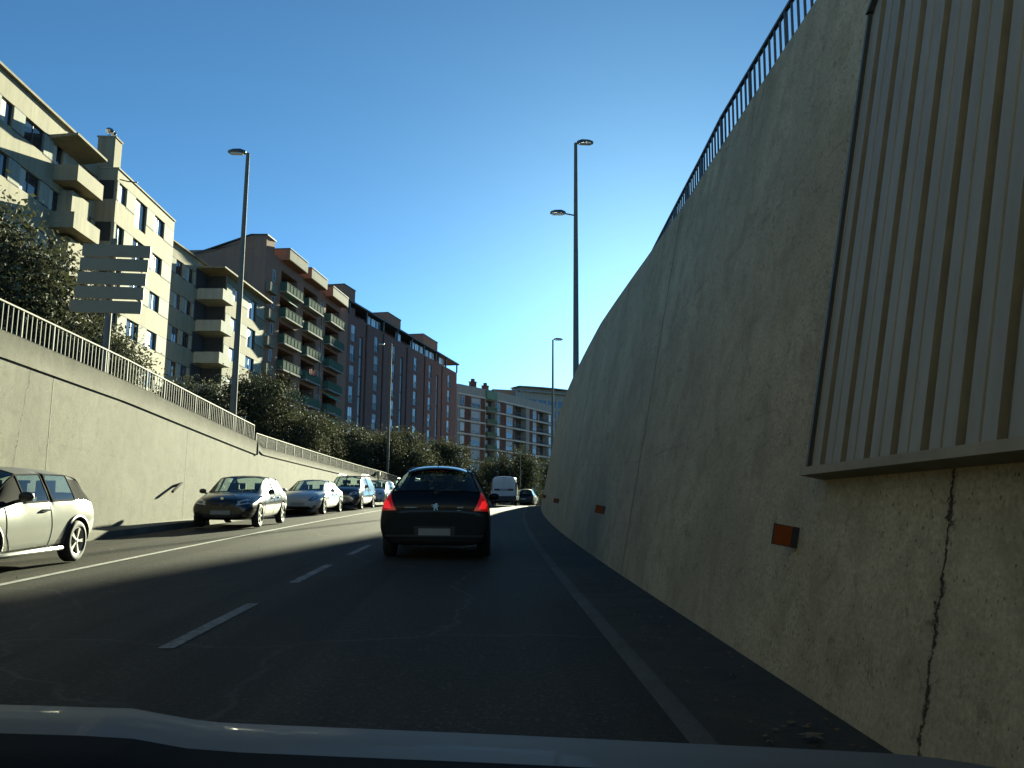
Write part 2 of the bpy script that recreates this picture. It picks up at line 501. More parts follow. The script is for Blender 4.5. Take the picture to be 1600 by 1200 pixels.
def light():
    w = bpy.data.worlds.new('World'); sc.world = w; w.use_nodes = True
    nt = w.node_tree; bg = nt.nodes['Background']
    sky = nt.nodes.new('ShaderNodeTexSky'); sky.sky_type = 'NISHITA'; sky.sun_disc = False
    sky.sun_elevation = R(SUN_EL); sky.sun_rotation = R(SUN_AZ)
    sky.altitude = 0; sky.air_density = .26; sky.dust_density = .065; sky.ozone_density = 3.1
    tint = nt.nodes.new('ShaderNodeMix'); tint.data_type = 'RGBA'; tint.blend_type = 'MULTIPLY'; tint.inputs[0].default_value = 1
    tint.inputs[7].default_value = (.76, 1.17, 1.0, 1)
    nt.links.new(sky.outputs[0], tint.inputs[6]); nt.links.new(tint.outputs[2], bg.inputs[0]); bg.inputs[1].default_value = .053
    s = bpy.data.lights.new('sun', 'SUN'); s.energy = 5.0; s.angle = R(.55); s.color = (.97, .97, .68)
    o = bpy.data.objects.new('sun', s); col.objects.link(o)
    a, e = R(SUN_AZ), R(SUN_EL)
    d = Vector((math.sin(a) * math.cos(e), math.cos(a) * math.cos(e), math.sin(e)))
    o.rotation_euler = (-d).to_track_quat('-Z', 'Y').to_euler()
    vs = sc.view_settings
    vs.view_transform = 'Standard'; vs.look = 'None'; vs.gamma = 1; vs.use_curve_mapping = False
    vs.exposure = 2.5
    c = sc.cycles
    c.use_denoising = True; c.max_bounces = 8; c.diffuse_bounces = 4; c.glossy_bounces = 4; c.transparent_max_bounces = 12
    c.sample_clamp_indirect = 6; c.caustics_reflective = False; c.caustics_refractive = False


# ------------------------------------------------------------------ setting
SS = [-40, -25, -15, -8, -4] + [i * 1.0 for i in range(-2, 100)] + list(range(100, 180, 4)) + list(range(180, 420, 20))


def strip(name, prof, mats, uvf=None, ss=SS, smooth=True, kind='structure', parent=None, mis=None, angle=35):
    """sweep a profile prof(s) -> [(u, z), ...] along the road"""
    mb = MB(); prev = None
    for s in ss:
        p = prof(s)
        i = mb.add([(u + shift(s), s, z) for u, z in p]); n = len(p)
        if prev is not None:
            for k in range(n - 1): mb.face([prev + k, prev + k + 1, i + k + 1, i + k], (mis[k] if mis else 0))
        prev = i
    o = mb.build(name, mats, parent, smooth, False, angle, uvf)
    if kind: o['kind'] = kind
    return o


def setting():
    strip('road', lambda s: [(-8.45, road_z(s)), (-5, road_z(s) + .03), (-2.3, road_z(s) + .04), (1.06, road_z(s))], M['asphalt'])
    gz = lambda c: (c.y, c.x - shift(c.y))
    # solid line and dashes
    strip('lane_line', lambda s: [(-5.69, road_z(s) + .033), (-5.57, road_z(s) + .034)], M['line'])
    mb = MB()
    s = 2.3
    while s < 56:
        n = 4
        i0 = None
        for k in range(n + 1):
            t = s + 2.4 * k / n
            i = mb.add([(-2.36 + shift(t), t, road_z(t) + .045), (-2.24 + shift(t), t, road_z(t) + .045)])
            if i0 is not None: mb.face([i0, i0 + 1, i + 1, i])
            i0 = i
        s += 4.25
    o = mb.build('lane_dashes', M['line'], None, False, False); o['kind'] = 'structure'
    # gutter and foot of the right wall
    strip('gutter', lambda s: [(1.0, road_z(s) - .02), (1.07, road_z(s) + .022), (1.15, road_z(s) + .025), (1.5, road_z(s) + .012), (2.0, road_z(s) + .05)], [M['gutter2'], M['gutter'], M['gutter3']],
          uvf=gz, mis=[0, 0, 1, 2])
    # left kerb strip at the wall foot
    strip('kerb', lambda s: [(-8.32, road_z(s) - .02), (-8.34, road_z(s) + .15), (-8.42, road_z(s) + .165), (-9.0, road_z(s) + .18)], M['kerb'], uvf=gz)
    # land left and right of the cutting
    strip('ground', lambda s: [(-9.25, left_top(s) - .25), (-14, left_top(s) - .3), (-40, left_top(s) - .3), (-160, 3.0), (-900, 3.0)], [M['pave'], M['dirt']], mis=[0, 1, 1, 1])
    strip('terrain', lambda s: [(1.9 + .18 * (right_top(s) - road_z(s)) + .35, right_top(s) - .12), (14, right_top(s) - .12), (60, lerp_tab(s, [(0, 6), (150, 3)])), (900, 3.0)],
          [M['pave'], M['dirt']], mis=[0, 1, 1])
    mb = MB(); i = mb.add([(-3000, 385, 1.2), (3000, 385, 1.2), (3000, 4000, 1.2), (-3000, 4000, 1.2)]); mb.face([i, i + 1, i + 2, i + 3])
    i = mb.add([(-3000, -3000, -.6), (3000, -3000, -.6), (3000, 386, -.6), (-3000, 386, -.6)]); mb.face([i, i + 1, i + 2, i + 3])
    o = mb.build('far_ground', M['dirt'], None, False, False); o['kind'] = 'structure'


def walls():
    # left retaining wall: two lengths with a step in the coping
    for (a, b, label, drop, nm) in ((-40, 32.3, 'tall sunlit concrete wall with vertical joints on the left, higher length before the coping step', .49, 0),
                                    (32.3, 112, 'lower sunlit concrete wall beyond the coping step, running down behind the parked cars', .27, 1)):
        ss = [s for s in SS if a < s < b]; ss = [a + .001] + ss + [b - .001]
        r = thing('retaining_wall', label, 'wall', (0, 0, 0))
        f = lambda s: [(-8.9, road_z(s) - .3), (-8.9, left_top(s) - drop)]
        strip('wall_face', f, M['wallL'], uvf=lambda c: (c.y, c.z - left_top(c.y)), ss=ss, kind=None, parent=r)
        strip('coping', lambda s: [(-8.9, left_top(s) - drop), (-8.868, left_top(s) - drop), (-8.862, left_top(s) - .02), (-8.85, left_top(s)), (-9.22, left_top(s)), (-9.25, left_top(s) - .4)],
              M['copL'], uvf=lambda c: (c.y, c.z + c.x), ss=ss, kind=None, parent=r)
        if nm == 0:   # end face of the taller coping at the step
            mb = MB(); s = b; x = shift(s)
            mb.box(-9.24 + x, -8.84 + x, s - .05, s + .0, left_top(s - .01) - drop, left_top(s - .01) - .01)
            mb.build('coping_end', M['copL'], r, uvf=lambda c: (c.x, c.z))
    # small iron bracket on the left wall
    mb = MB(); x = -8.9 + shift(24.6)
    mb.tube([(x, 25.25, 1.98), (x + .10, 24.95, 1.98), (x + .12, 24.2, 1.72)], .04, 6)
    o = mb.build('wall_bracket', M['trimblack'], None, True); tag(o, 'bent dark iron bracket fixed low on the sunlit concrete wall', 'bracket')
    # right retaining wall, leaning back
    r = thing('retaining_wall', 'high shaded concrete wall leaning back along the right side of the road', 'wall')
    def f(s):
        z0, z1 = road_z(s) - .1, right_top(s)
        return [(1.9 + .18 * (z0 + (z1 - z0) * t - road_z(s)), z0 + (z1 - z0) * t) for t in (0, .25, .5, .75, 1)]
    strip('wall_face', f, M['wallR'], uvf=lambda c: (c.y, c.z - right_top(c.y)), kind=None, parent=r, ss=[s for s in SS if s < 141])
    strip('wall_top', lambda s: [(f(s)[-1][0], f(s)[-1][1]), (f(s)[-1][0] + .4, f(s)[-1][1] + .01), (f(s)[-1][0] + .42, f(s)[-1][1] - .4)], M['copL'], uvf=lambda c: (c.y, c.x), kind=None, parent=r, ss=[s for s in SS if s < 141])


def railing(label, s0, s1, pos, h, bay, nb, mat, base=.05, bw=.018, name='metal_railing', pw=.035):
    r = thing(name, label, 'railing')
    n = max(1, round((s1 - s0) / bay)); d = (s1 - s0) / n
    for k in range(n + 1):
        s = s0 + d * k; p = Vector(pos(s))
        mb = MB(); mb.bar(p + Vector((0, 0, -.05)), p + Vector((0, 0, h)), pw, pw); mb.build('post', mat, r)
    for k in range(n):
        a, b = s0 + d * k, s0 + d * (k + 1)
        mb = MB()
        for j in range(1, nb):
            p = Vector(pos(a + (b - a) * j / nb))
            mb.bar(p + Vector((0, 0, base)), p + Vector((0, 0, h - .015)), bw, bw)
        mb.build('bar_panel', mat, r)
    for zz, nm, w in ((h, 'top_rail', .045), (base, 'bottom_rail', .03)):
        mb = MB()
        for k in range(n):
            a, b = Vector(pos(s0 + d * k)), Vector(pos(s0 + d * (k + 1)))
            mb.bar(a + Vector((0, 0, zz)), b + Vector((0, 0, zz)), w, .03)
        mb.build(nm, mat, r)
    return r


def rails():
    L = lambda s: (-9.03 + shift(s), s, left_top(s))
    railing('pale metal railing of upright bars on the taller length of the left wall', 11.8, 32.2, L, .6, 1.2, 7, M['railpaint'])
    railing('fine mesh fence with slim posts on the lower length of the left wall', 32.5, 72, L, .5, 1.35, 19, M['railpaint'], .03, .011, 'mesh_fence')
    def Rp(s):
        u = 1.9 + .18 * (right_top(s) - road_z(s)) + lerp_tab(s, [(0, .24), (11, .25), (18, .60), (25, 1.25), (80, 1.25)])
        return (u + shift(s), s, right_top(s))
    railing('dark metal railing of upright bars along the top of the right wall', 3.5, 40, Rp, .78, 1.2, 7, M['raildark'], .08, .022)


def corrugated():
    """shallow framed box of ribbed sheet hung on the right wall"""
    m, nt, p = nodes_of('ribbed_sheet')
    h = N(nt); co = h.new('ShaderNodeTexCoord').outputs['Object']
    f = h.noise(h.mapping(co, (4, 4, .25)), 1.2, 6, .7)
    c = h.mix(h.ramp(f, [(.3, 0), (.7, 1)]), (.225, .212, .172), (.30, .285, .235))
    c = h.mix(h.math('MULTIPLY', h.ramp(h.noise(h.mapping(co, (9, 9, .7)), 1.0, 6, .8), [(.56, 0), (.72, 1)]), .55), c, (.19, .15, .095))
    h.link(c, p.inputs['Base Color']); p.inputs['Roughness'].default_value = .6; p.inputs['Metallic'].default_value = .1
    p.inputs['Specular IOR Level'].default_value = .3
    M['corr'] = m
    groove = simple('groove_shade', (.155, .135, .095), .8, var=.2, vscale=4)  # darker colour paints the shade of the grooves into the sheet
    r = thing('wall_panel', 'large grey ribbed metal sheet panel in a frame, hung on the right wall', 'panel')
    # wall coordinates: along y, up h (height over road), out n
    b = .18; L = math.hypot(1, b)
    def W(y, hh, n):   # point on the wall
        u = 1.9 + b * hh - n / L
        return (u, y, road_z(max(y, 0)) * 0 + hh + n * b / L + SL * 3.2)
    h0, h1, y0, y1 = 1.40, 4.62, .9, 5.36
    sh = MB(); gr = MB()
    y = y0 + .03; pitch = .305
    prof = []
    while y < y1 - .05:
        prof += [(y, .11), (y + .105, .11), (y + .110, .098), (y + .122, .098), (y + .127, .11), (y + .222, .11), (y + .235, .075), (y + .29, .075), (y + pitch - .002, .11)]
        y += pitch
    prof = [(a, n) for a, n in prof if a < y1 - .03]
    i = sh.add([W(a, h0, n) for a, n in prof] + [W(a, h1, n) for a, n in prof]); n = len(prof)
    for k in range(n - 1):
        deep = prof[k][1] < .10 and prof[k + 1][1] < .10 or prof[k][1] < .08
        sh.face([i + k, i + k + 1, i + n + k + 1, i + n + k], 1 if deep else 0)
    sh.build('ribbed_sheet', [m, groove], r, False, False)
    fr = MB()
    def bar(ya, yb, ha, hb, na, nb):
        P = [W(y, hh, n) for y in (ya, yb) for hh in (ha, hb) for n in (na, nb)]
        k = fr.add(P)
        for q in ((0, 1, 3, 2), (4, 6, 7, 5), (0, 4, 5, 1), (2, 3, 7, 6), (0, 2, 6, 4), (1, 5, 7, 3)): fr.face([k + t for t in q])
    bar(y0, y1, h0 - .03, h0 + .02, .0, .165)
    fr.build('bottom_flange', simple('flange', (.27, .235, .17), .7, .0, var=.2, spec=.1), r)
    fr = MB(); bar(y1 - .028, y1, h0 + .021, h1 - .1, .0, .135); bar(y0, y1 - .12, h1, h1 + .05, 0, .15)
    # clipped top corner
    k = fr.add([W(y1 - .13, h1 + .05, 0), W(y1 - .13, h1 + .05, .15), W(y1, h1 - .1, 0), W(y1, h1 - .1, .15), W(y1 - .13, h1, 0), W(y1 - .13, h1, .15), W(y1 - .04, h1 - .1, 0), W(y1 - .04, h1 - .1, .15)])
    for q in ((0, 2, 3, 1), (4, 5, 7, 6), (1, 3, 7, 5), (0, 4, 6, 2)): fr.face([k + t for t in q])
    fr.build('frame', simple('panel_frame', (.045, .05, .05), .5, .3), r)
    mb = MB()
    for hh in (h0 + .9, h0 + 2.3):
        P = [W(y, z, .02 + n) for y in (y0, y1 - .06) for z in (hh, hh + .05) for n in (0, .03)]
        k = mb.add(P)
        for q in ((0, 1, 3, 2), (4, 6, 7, 5), (0, 4, 5, 1), (2, 3, 7, 6), (0, 2, 6, 4), (1, 5, 7, 3)): mb.face([k + t for t in q])
    mb.build('backing_rail', M['blackplastic'], r)


def reflectors():
    labs = ['nearest large orange reflector plate, below the corner of the ribbed panel',
            'second orange reflector plate, on the right wall past the first joint',
            'third small reflector plate on the far right wall',
            'farthest tiny reflector plate on the right wall near the dark car']
    for (y, hh), lb in zip([(5.66, .93), (14.74, .85), (26.0, .8), (37.5, .78)], labs):
        z = road_z(y) + hh; x = 1.9 + .18 * hh + shift(y)
        r = thing('wall_reflector', lb, 'reflector', (x, y, z), 0, 'orange reflectors along the right wall')
        r.rotation_euler = (0, math.atan(.18), -R(4))
        mb = MB(); mb.box(-.155, -.045, -.012, .004, -.065, .06); mb.build('reflector_plate', M['reflector'], r)
        mb = MB(); mb.box(-.162, .03, .0042, .016, -.07, .066); mb.box(-.043, .03, -.014, .004, -.07, .066)
        mb.box(-.04, .02, .016, .09, -.06, .055)
        mb.build('bracket', M['blackplastic'], r)


def lamp_post(label, base, top_z, heads, r0=.12, r1=.065, lean=0):
    r = thing('street_lamp', label, 'street lamp', base, 0, 'street lamps along the road')
    H = top_z - base[2]
    mb = MB(); mb.tube([(0, 0, 0), (0, 0, H * .5), (0, 0, H)], [r0, (r0 + r1) / 2, r1], 12); mb.tube([(0, 0, 0), (0, 0, .35)], [r0 * 1.3, r0 * 1.25], 12)
    mb.build('pole', M['polegrey'], r, True)
    for (dx, dz, L) in heads:
        sg = 1 if dx > 0 else -1
        mb = MB(); mb.tube([(0, 0, H + dz - .08), (sg * abs(dx), 0, H + dz)], .035, 8); a = mb.build('arm', M['polegrey'], r, True)
        # flat luminaire: lofted
        hd = MB(); prev = None
        for (t, w, hh) in ((0, .07, .05), (.06, .12, .09), (.3, .17, .12), (.7, .18, .10), (.94, .15, .07), (1, .09, .03)):
            x = sg * (abs(dx) + t * L); z = H + dz + .03 + .05 * math.sin(t * PI)
            i = hd.add([(x, -w, z - hh * .5), (x, w, z - hh * .5), (x, w, z), (x, w * .6, z + hh * .7), (x, -w * .6, z + hh * .7), (x, -w, z)])
            if prev is not None:
                for k in range(6): hd.face([prev + k, prev + (k + 1) % 6, i + (k + 1) % 6, i + k])
            else: hd.face([i + k for k in range(6)])
            prev = i
        hd.face([prev + k for k in range(6)])
        h2 = hd.build('lamp_head', M['lamphead'], r, True)
        gl = MB(); xs = sorted((sg * (abs(dx) + .18 * L), sg * (abs(dx) + .85 * L)))
        gl.box(xs[0], xs[1], -.11, .11, H + dz - .05, H + dz - .022); gl.build('lamp_glass', M['lampglass'], h2)
    return r


def lamps():
    lamp_post('tall lamp post with one arm behind the left railing, in front of the cream flats', (-9.75, 33.4, left_top(33) - .25), 15.55, [(-.08, 0, .72)], .14, .075)
    lamp_post('tall lamp post with two heads at different heights rising behind the right wall', (3.95, 36.8, 6.0), 17.85, [(.05, 0, .75), (-.45, -3.35, .7)], .14, .075)
    lamp_post('far lamp post rising beyond the bend of the right wall', (5.75, 72, 4.2), 15.9, [(.05, 0, .8)], .13, .07)
    lamp_post('thin lamp post behind the mesh fence, before the brown flats', (-6.95, 62.4, left_top(62) - .2), 13.46, [(-.5, -.05, .5)], .11, .06)
    lamp_post('small lamp post far down the road before the striped white flats', (5.0, 118, 1.8), 10.2, [(-.9, 0, .6)], .1, .06)
    # direction sign seen from behind
    r = thing('direction_sign', 'road sign of five stacked boards seen from behind, on a single post by the trees', 'road sign', (-9.85, 22.4, left_top(22) - .25), R(4))
    mb = MB(); mb.tube([(-.12, .12, 0), (-.12, .12, 4.35)], .085, 12); mb.build('post', M['polegrey'], r, True)
    zz = 2.30
    for k in range(5):
        off = -.05 + .032 * (k - 2)
        mb = MB(); mb.box(-.88 + off * 1.0 - (.05 if k == 0 else 0), .86 + off, -.02, .02, zz + k * .382, zz + k * .382 + .332)
        b = mb.build('sign_board', M['sign'], r)
        mb = MB()
        for q in (.07, .23): mb.box(-.8 + off, .8 + off, .021, .05, zz + k * .382 + q, zz + k * .382 + q + .03)
        mb.build('stiffener', M['galv'], b)


# ------------------------------------------------------------------ buildings
def skin(mb, x0, x1, z0, z1, holes, y=0.0, d=.22, mi=0, side=True):
    """front wall sheet with real openings and reveals"""
    xs = sorted({x0, x1, *[h[0] for h in holes], *[h[1] for h in holes]}); zs = sorted({z0, z1, *[h[2] for h in holes], *[h[3] for h in holes]})
    xs = [x for x in xs if x0 <= x <= x1]; zs = [z for z in zs if z0 <= z <= z1]
    for a, b in zip(xs, xs[1:]):
        run = None
        for c, e in zip(zs, zs[1:]):
            cx, cz = (a + b) / 2, (c + e) / 2
            if any(h[0] < cx < h[1] and h[2] < cz < h[3] for h in holes): continue
            i = mb.add([(a, y, c), (b, y, c), (b, y, e), (a, y, e)]); mb.face([i, i + 1, i + 2, i + 3], mi)
    for h in holes:
        a, b, c, e = h[:4]; dd = h[4] if len(h) > 4 else d
        for q in (((a, y, c), (a, y, e), (a, y + dd, e), (a, y + dd, c)), ((b, y, c), (b, y + dd, c), (b, y + dd, e), (b, y, e)),
                  ((a, y, c), (a, y + dd, c), (b, y + dd, c), (b, y, c)), ((a, y, e), (b, y, e), (b, y + dd, e), (a, y + dd, e)),
                  ((a, y + dd, c), (a, y + dd, e), (b, y + dd, e), (b, y + dd, c))):
            i = mb.add(q); mb.face([i, i + 1, i + 2, i + 3], mi if q[0][1] != q[2][1] or True else mi)
    return mb


def body(mb, x0, x1, y0, y1, z0, z1, mi=0, front=False):
    """side, back and roof faces closing the volume behind a skin"""
    P = [(x0, y0, z0), (x1, y0, z0), (x1, y1, z0), (x0, y1, z0), (x0, y0, z1), (x1, y0, z1), (x1, y1, z1), (x0, y1, z1)]
    i = mb.add(P)
    for q in ((0, 3, 7, 4), (1, 5, 6, 2), (2, 6, 7, 3), (4, 7, 6, 5)): mb.face([i + k for k in q], mi)


WIN = {}


def window(parent, x, z, w, h, y=.12, frame='winframe', pane='paneA', mull=1, blind=0.0, blindm='blind', trans=False, bside=None):
    key = (round(w, 2), round(h, 2), frame, pane, mull, round(blind, 2), blindm, trans, bside)
    if key not in WIN:
        mb = MB(); t = .055
        mb.box(0, w, 0, .07, 0, t); mb.box(0, w, 0, .07, h - t, h); mb.box(0, t, 0, .07, t, h - t); mb.box(w - t, w, 0, .07, t, h - t)
        for k in range(mull):
            xx = w * (k + 1) / (mull + 1); mb.box(xx - t / 2, xx + t / 2, .001, .069, t, h - t)
        if trans: mb.box(t, w - t, .0015, .0685, h * .3 - .02, h * .3 + .02)
        f = mb.build('window', M[frame]); col.objects.unlink(f)
        g = MB(); g.box(t, w - t, .03, .045, t, h - t); gl = g.build('pane', M[pane]); col.objects.unlink(gl)
        bl = None
        if blind:
            g = MB()
            if bside: g.box(t * .5, w * bside, -.012, .028, t * .5, h - t * .5)
            else: g.box(t * .5, w - t * .5, -.012, .028, h * (1 - blind), h - t * .5)
            bl = g.build('blind', M[blindm]); col.objects.unlink(bl)
        WIN[key] = (f.data, gl.data, bl.data if bl else None)
        for o in (f, gl, bl):
            if o: bpy.data.objects.remove(o)
    d = WIN[key]
    o = bpy.data.objects.new('window', d[0]); col.objects.link(o); o.parent = parent; o.location = (x, y, z)
    p = bpy.data.objects.new('pane', d[1]); col.objects.link(p); p.parent = o
    if d[2]:
        b = bpy.data.objects.new('blind', d[2]); col.objects.link(b); b.parent = o
    return o


def broot(label, ox, oy, deg, cat='apartment building', name='apartment_building'):
    return thing(name, label, cat, (ox, oy, 0), R(90 - deg))


def balcony_box(parent, x0, x1, y0, y1, z0, z1, mat, th=.12, slab=.14, name='balcony'):
    """solid parapet balcony: slab, front and two cheeks (y0 front, y1 at wall)"""
    mb = MB()
    mb.box(x0, x1, y0, y1, z0, z0 + slab)
    mb.box(x0, x1, y0, y0 + th, z0 + slab, z1); mb.box(x0, x0 + th, y0 + th, y1, z0 + slab, z1); mb.box(x1 - th, x1, y0 + th, y1, z0 + slab, z1)
    return mb.build(name, mat, parent)


def band_block(mb, root, x0, x1, z_top, par, storeys, wins, y=0, sh=2.87, wh=1.3, panel=True, z0=3.5, seed=1, mi=0):
    """storey bands: spandrel, then a recessed band of white panels and dark windows"""
    rg = random.Random(seed)
    holes = []
    for k in range(storeys):
        zt = z_top - par - k * sh
        for (a, b, tall) in wins:
            zb = zt - wh - (.75 if tall and k < 2 else 0)
            holes.append((a, b, zb, zt))
            w = window(root, a, zb, b - a, zt - zb, y + .12, 'winframe', rg.choice(['paneA', 'paneA', 'paneB']), 1, rg.choice([0, 1, 1]), 'blind', bside=rg.choice([.35, .45, .5]))
        # white panels between windows, dark strips painted as shadow gaps above and below
        edges = [x0 + .04] + [e for (a, b, t) in wins for e in (a, b)] + [x1 - .04]
        if panel:
            for a, b in zip(edges[0::2], edges[1::2]):
                if b - a > .15: mb.box(a + .02, b - .02, y - .012, y + .05, zt - wh + .03, zt - .03, 1)
            for zz in (zt - .015, zt - wh - .015):
                for a, b in zip(edges[0::2], edges[1::2]):
                    if b - a > .15: mb.box(a, b, y - .016, y + .02, zz - .03, zz + .03, 2)
    skin(mb, x0, x1, z0, z_top, holes, y, .2, mi)


def building_a():
    # near cream block: lower plane then a projecting end bay
    r = broot('near cream block of flats with box balconies and rooftop chimneys above the big tree', -25.8, 30, 0)
    mb = MB()
    z1 = 24.2
    band_block(mb, r, 0, 21.2, z1, 1.35, 6, [(1, 2.6, 0), (4.5, 6.3, 0), (8.0, 9.4, 0), (10.6, 12.4, 0), (13.6, 14.8, 0), (16.0, 18.1, 0), (19.2, 20.4, 0)], 0, 2.9, 1.3, True, 3.5, 3)
    band_block(mb, r, 21.2, 25.0, 23.7, .85, 6, [(22.9, 24.6, 0)], 0, 2.9, 1.3, True, 3.5, 3)
    body(mb, 0, 21.2, .0, 13, 3.5, z1); body(mb, 21.21, 24.99, .0, 13, 3.5, 23.7)
    mb.box(-.1, 21.3, -.22, 13.1, z1 + .001, z1 + .14, 3)           # thin roof edge
    # projecting bay
    band_block(mb, r, 25.0, 35.5, 23.5, .78, 6, [(25.35, 26.6, 0), (28.1, 30.1, 1), (31.6, 33.5, 0)], -1.3, 2.87, 1.3, True, 3.5, 5)
    body(mb, 25.0, 35.5, -1.3, 12, 3.5, 23.5)
    
    mb.box(24.95, 35.55, -1.38, 12.05, 23.5, 23.6, 0)
    mb.build('wall', [M['beige'], M['whitepanel'], M['void'], M['beige2']], r)
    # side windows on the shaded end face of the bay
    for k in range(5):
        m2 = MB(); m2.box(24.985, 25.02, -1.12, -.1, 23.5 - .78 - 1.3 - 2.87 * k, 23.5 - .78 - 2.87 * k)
        m2.build('dark_opening_sheet', M['void'], r)
    # balconies at the end of the near plane
    for k, zt in enumerate((21.45, 18.55, 15.65, 12.75, 9.85)):
        balcony_box(r, 19.4, 22.8, -1.45, 0, zt - .98, zt, M['beige'])
        if k < 3:
            m2 = MB(); m2.box(20.4, 22.7, -.75, -.001, zt - 2.9 + .001, zt - 1.25); m2.build('balcony_wall', M['beige'], r)
    m2 = MB(); m2.prism([(-1.65, 22.98), (0, 22.72), (0, 22.95), (-1.65, 23.12)], lambda p: (18.62, p[0], p[1]), lambda p: (22.6, p[0], p[1])); m2.build('canopy', M['beige2'], r)
    # chimneys
    for (x, y, w, d, zb, h, pots) in ((25.02, -.95, 1.05, 1.15, 23.6, 2.1, 2), (22.9, 1.1, 1.2, .9, 22.9, 2.1, 1)):
        m2 = MB(); m2.box(x, x + w, y, y + d, zb, zb + h); m2.box(x - .06, x + w + .06, y - .06, y + d + .06, zb + h, zb + h + .1)
        ch = m2.build('chimney', M['beige2'], r)
        for q in range(pots):
            m3 = MB(); cx = x + w * (.3 + .4 * q) if pots > 1 else x + w / 2; cy = y + d / 2
            m3.tube([(cx, cy, zb + h + .1), (cx, cy, zb + h + .35)], .12, 10)
            m3.lathe([(0.0, zb + h + .32), (.15, zb + h + .36), (.21, zb + h + .48), (.15, zb + h + .6), (0.0, zb + h + .65)], 12, 'z')
            m3.v[-60:] = [(a * 1.35 + cx, b * 1.35 + cy, (c - zb - h) * 1.25 + zb + h) for a, b, c in m3.v[-60:]]
            m3.build('chimney_pot', M['chrome'], ch, True)
    m2 = MB(); m2.tube([(25.2, -1.36, 22.85), (25.2, -1.9, 22.72), (25.3, -2.5, 22.7)], .04, 6); m2.build('spout', M['roofdark'], r, True)


def building_a2():
    r = broot('farther cream block with shaded recessed front and white balconies, behind the left lamp post', -26.75, 65.6, 4.3)
    mb = MB(); z1 = 23.4
    band_block(mb, r, 0, 12.6, z1, 1.15, 6, [(.9, 2.5, 0), (3.4, 4.9, 0), (5.8, 7.2, 0), (8.0, 9.4, 0)], 0, 2.9, 1.3, True, 3.3, 11, 0)
    body(mb, 0, 12.6, 0, 12, 3.3, z1)
    mb.box(-.1, 12.5, -.25, 12, z1 + .001, z1 + .12, 3)
    yA = -1.8
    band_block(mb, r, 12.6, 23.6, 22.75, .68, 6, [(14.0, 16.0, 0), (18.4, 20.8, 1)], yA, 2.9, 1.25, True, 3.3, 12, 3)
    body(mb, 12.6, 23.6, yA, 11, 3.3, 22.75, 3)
    
    mb.box(10.2, 23.7, yA - .7, 11.5, 22.751, 22.9, 3)
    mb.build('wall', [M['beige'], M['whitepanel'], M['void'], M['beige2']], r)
    for k in range(6):
        zt = 20.9 - 2.9 * k
        balcony_box(r, 10.4, 13.1, yA - .55, 0, zt - 1.0, zt, M['whitepanel'])
        m2 = MB(); m2.box(9.9, 12.55, -.05, .05, zt - .1, zt + 1.75); m2.box(12.56, 12.62, -1.7, -.06, zt - .1, zt + 1.75); m2.build('dark_opening_sheet', M['void'], r)  # flat dark sheets paint the shade of the loggia recess
    for k in range(4):   # back porches at the far end
        zt = 20.2 - 2.9 * k
        balcony_box(r, 23.65, 25.4, yA + .1, 3, zt - 1.0, zt, M['cream'])
    m2 = MB(); m2.box(13.3, 13.9, yA - 1.08, yA - 1.005, 19.5, 20.5); m2.build('hanging_cloth', M['red'], r)
    m2 = MB(); m2.box(23.7, 24.6, yA - .02, yA + .05, 18.4, 19.6); m2.build('hanging_cloth', M['whitecloth'], r)


def green_balcony(r, x0, x1, z, y0=-.8, mat='greenp'):
    mb = MB(); mb.box(x0, x1, y0, .25, z, z + .16)
    b = mb.build('balcony', M['greywall'], r)
    mb = MB(); mb.box(x0 + .02, x1 - .02, y0 - .035, y0 + .0, z - .04, z + .09); mb.build('slab_edge', M['whitish'], b)
    mb = MB(); mb.box(x0 + .05, x1 - .05, y0 + .02, y0 + .05, z + .26, z + 1.05); mb.box(x0 + .02, x0 + .05, y0 + .05, .2, z + .26, z + 1.05); mb.box(x1 - .05, x1 - .02, y0 + .05, .2, z + .26, z + 1.05)
    mb.build('balcony_panel', M[mat], b)
    mb = MB()
    mb.bar((x0, y0 + .03, z + 1.1), (x1, y0 + .03, z + 1.1), .05, .05); mb.bar((x0, y0 + .03, z + .22), (x1, y0 + .03, z + .22), .04, .03)
    n = 5
    for k in range(n + 1):
        xx = x0 + .02 + (x1 - x0 - .04) * k / n; mb.bar((xx, y0 + .012, z + .16), (xx, y0 + .012, z + 1.1), .016, .016)
    mb.bar((x0 + .02, y0 + .03, z + 1.1), (x0 + .02, .2, z + 1.1), .05, .05)
    mb.build('balcony_rail', M['greenrail'], b)
    return b


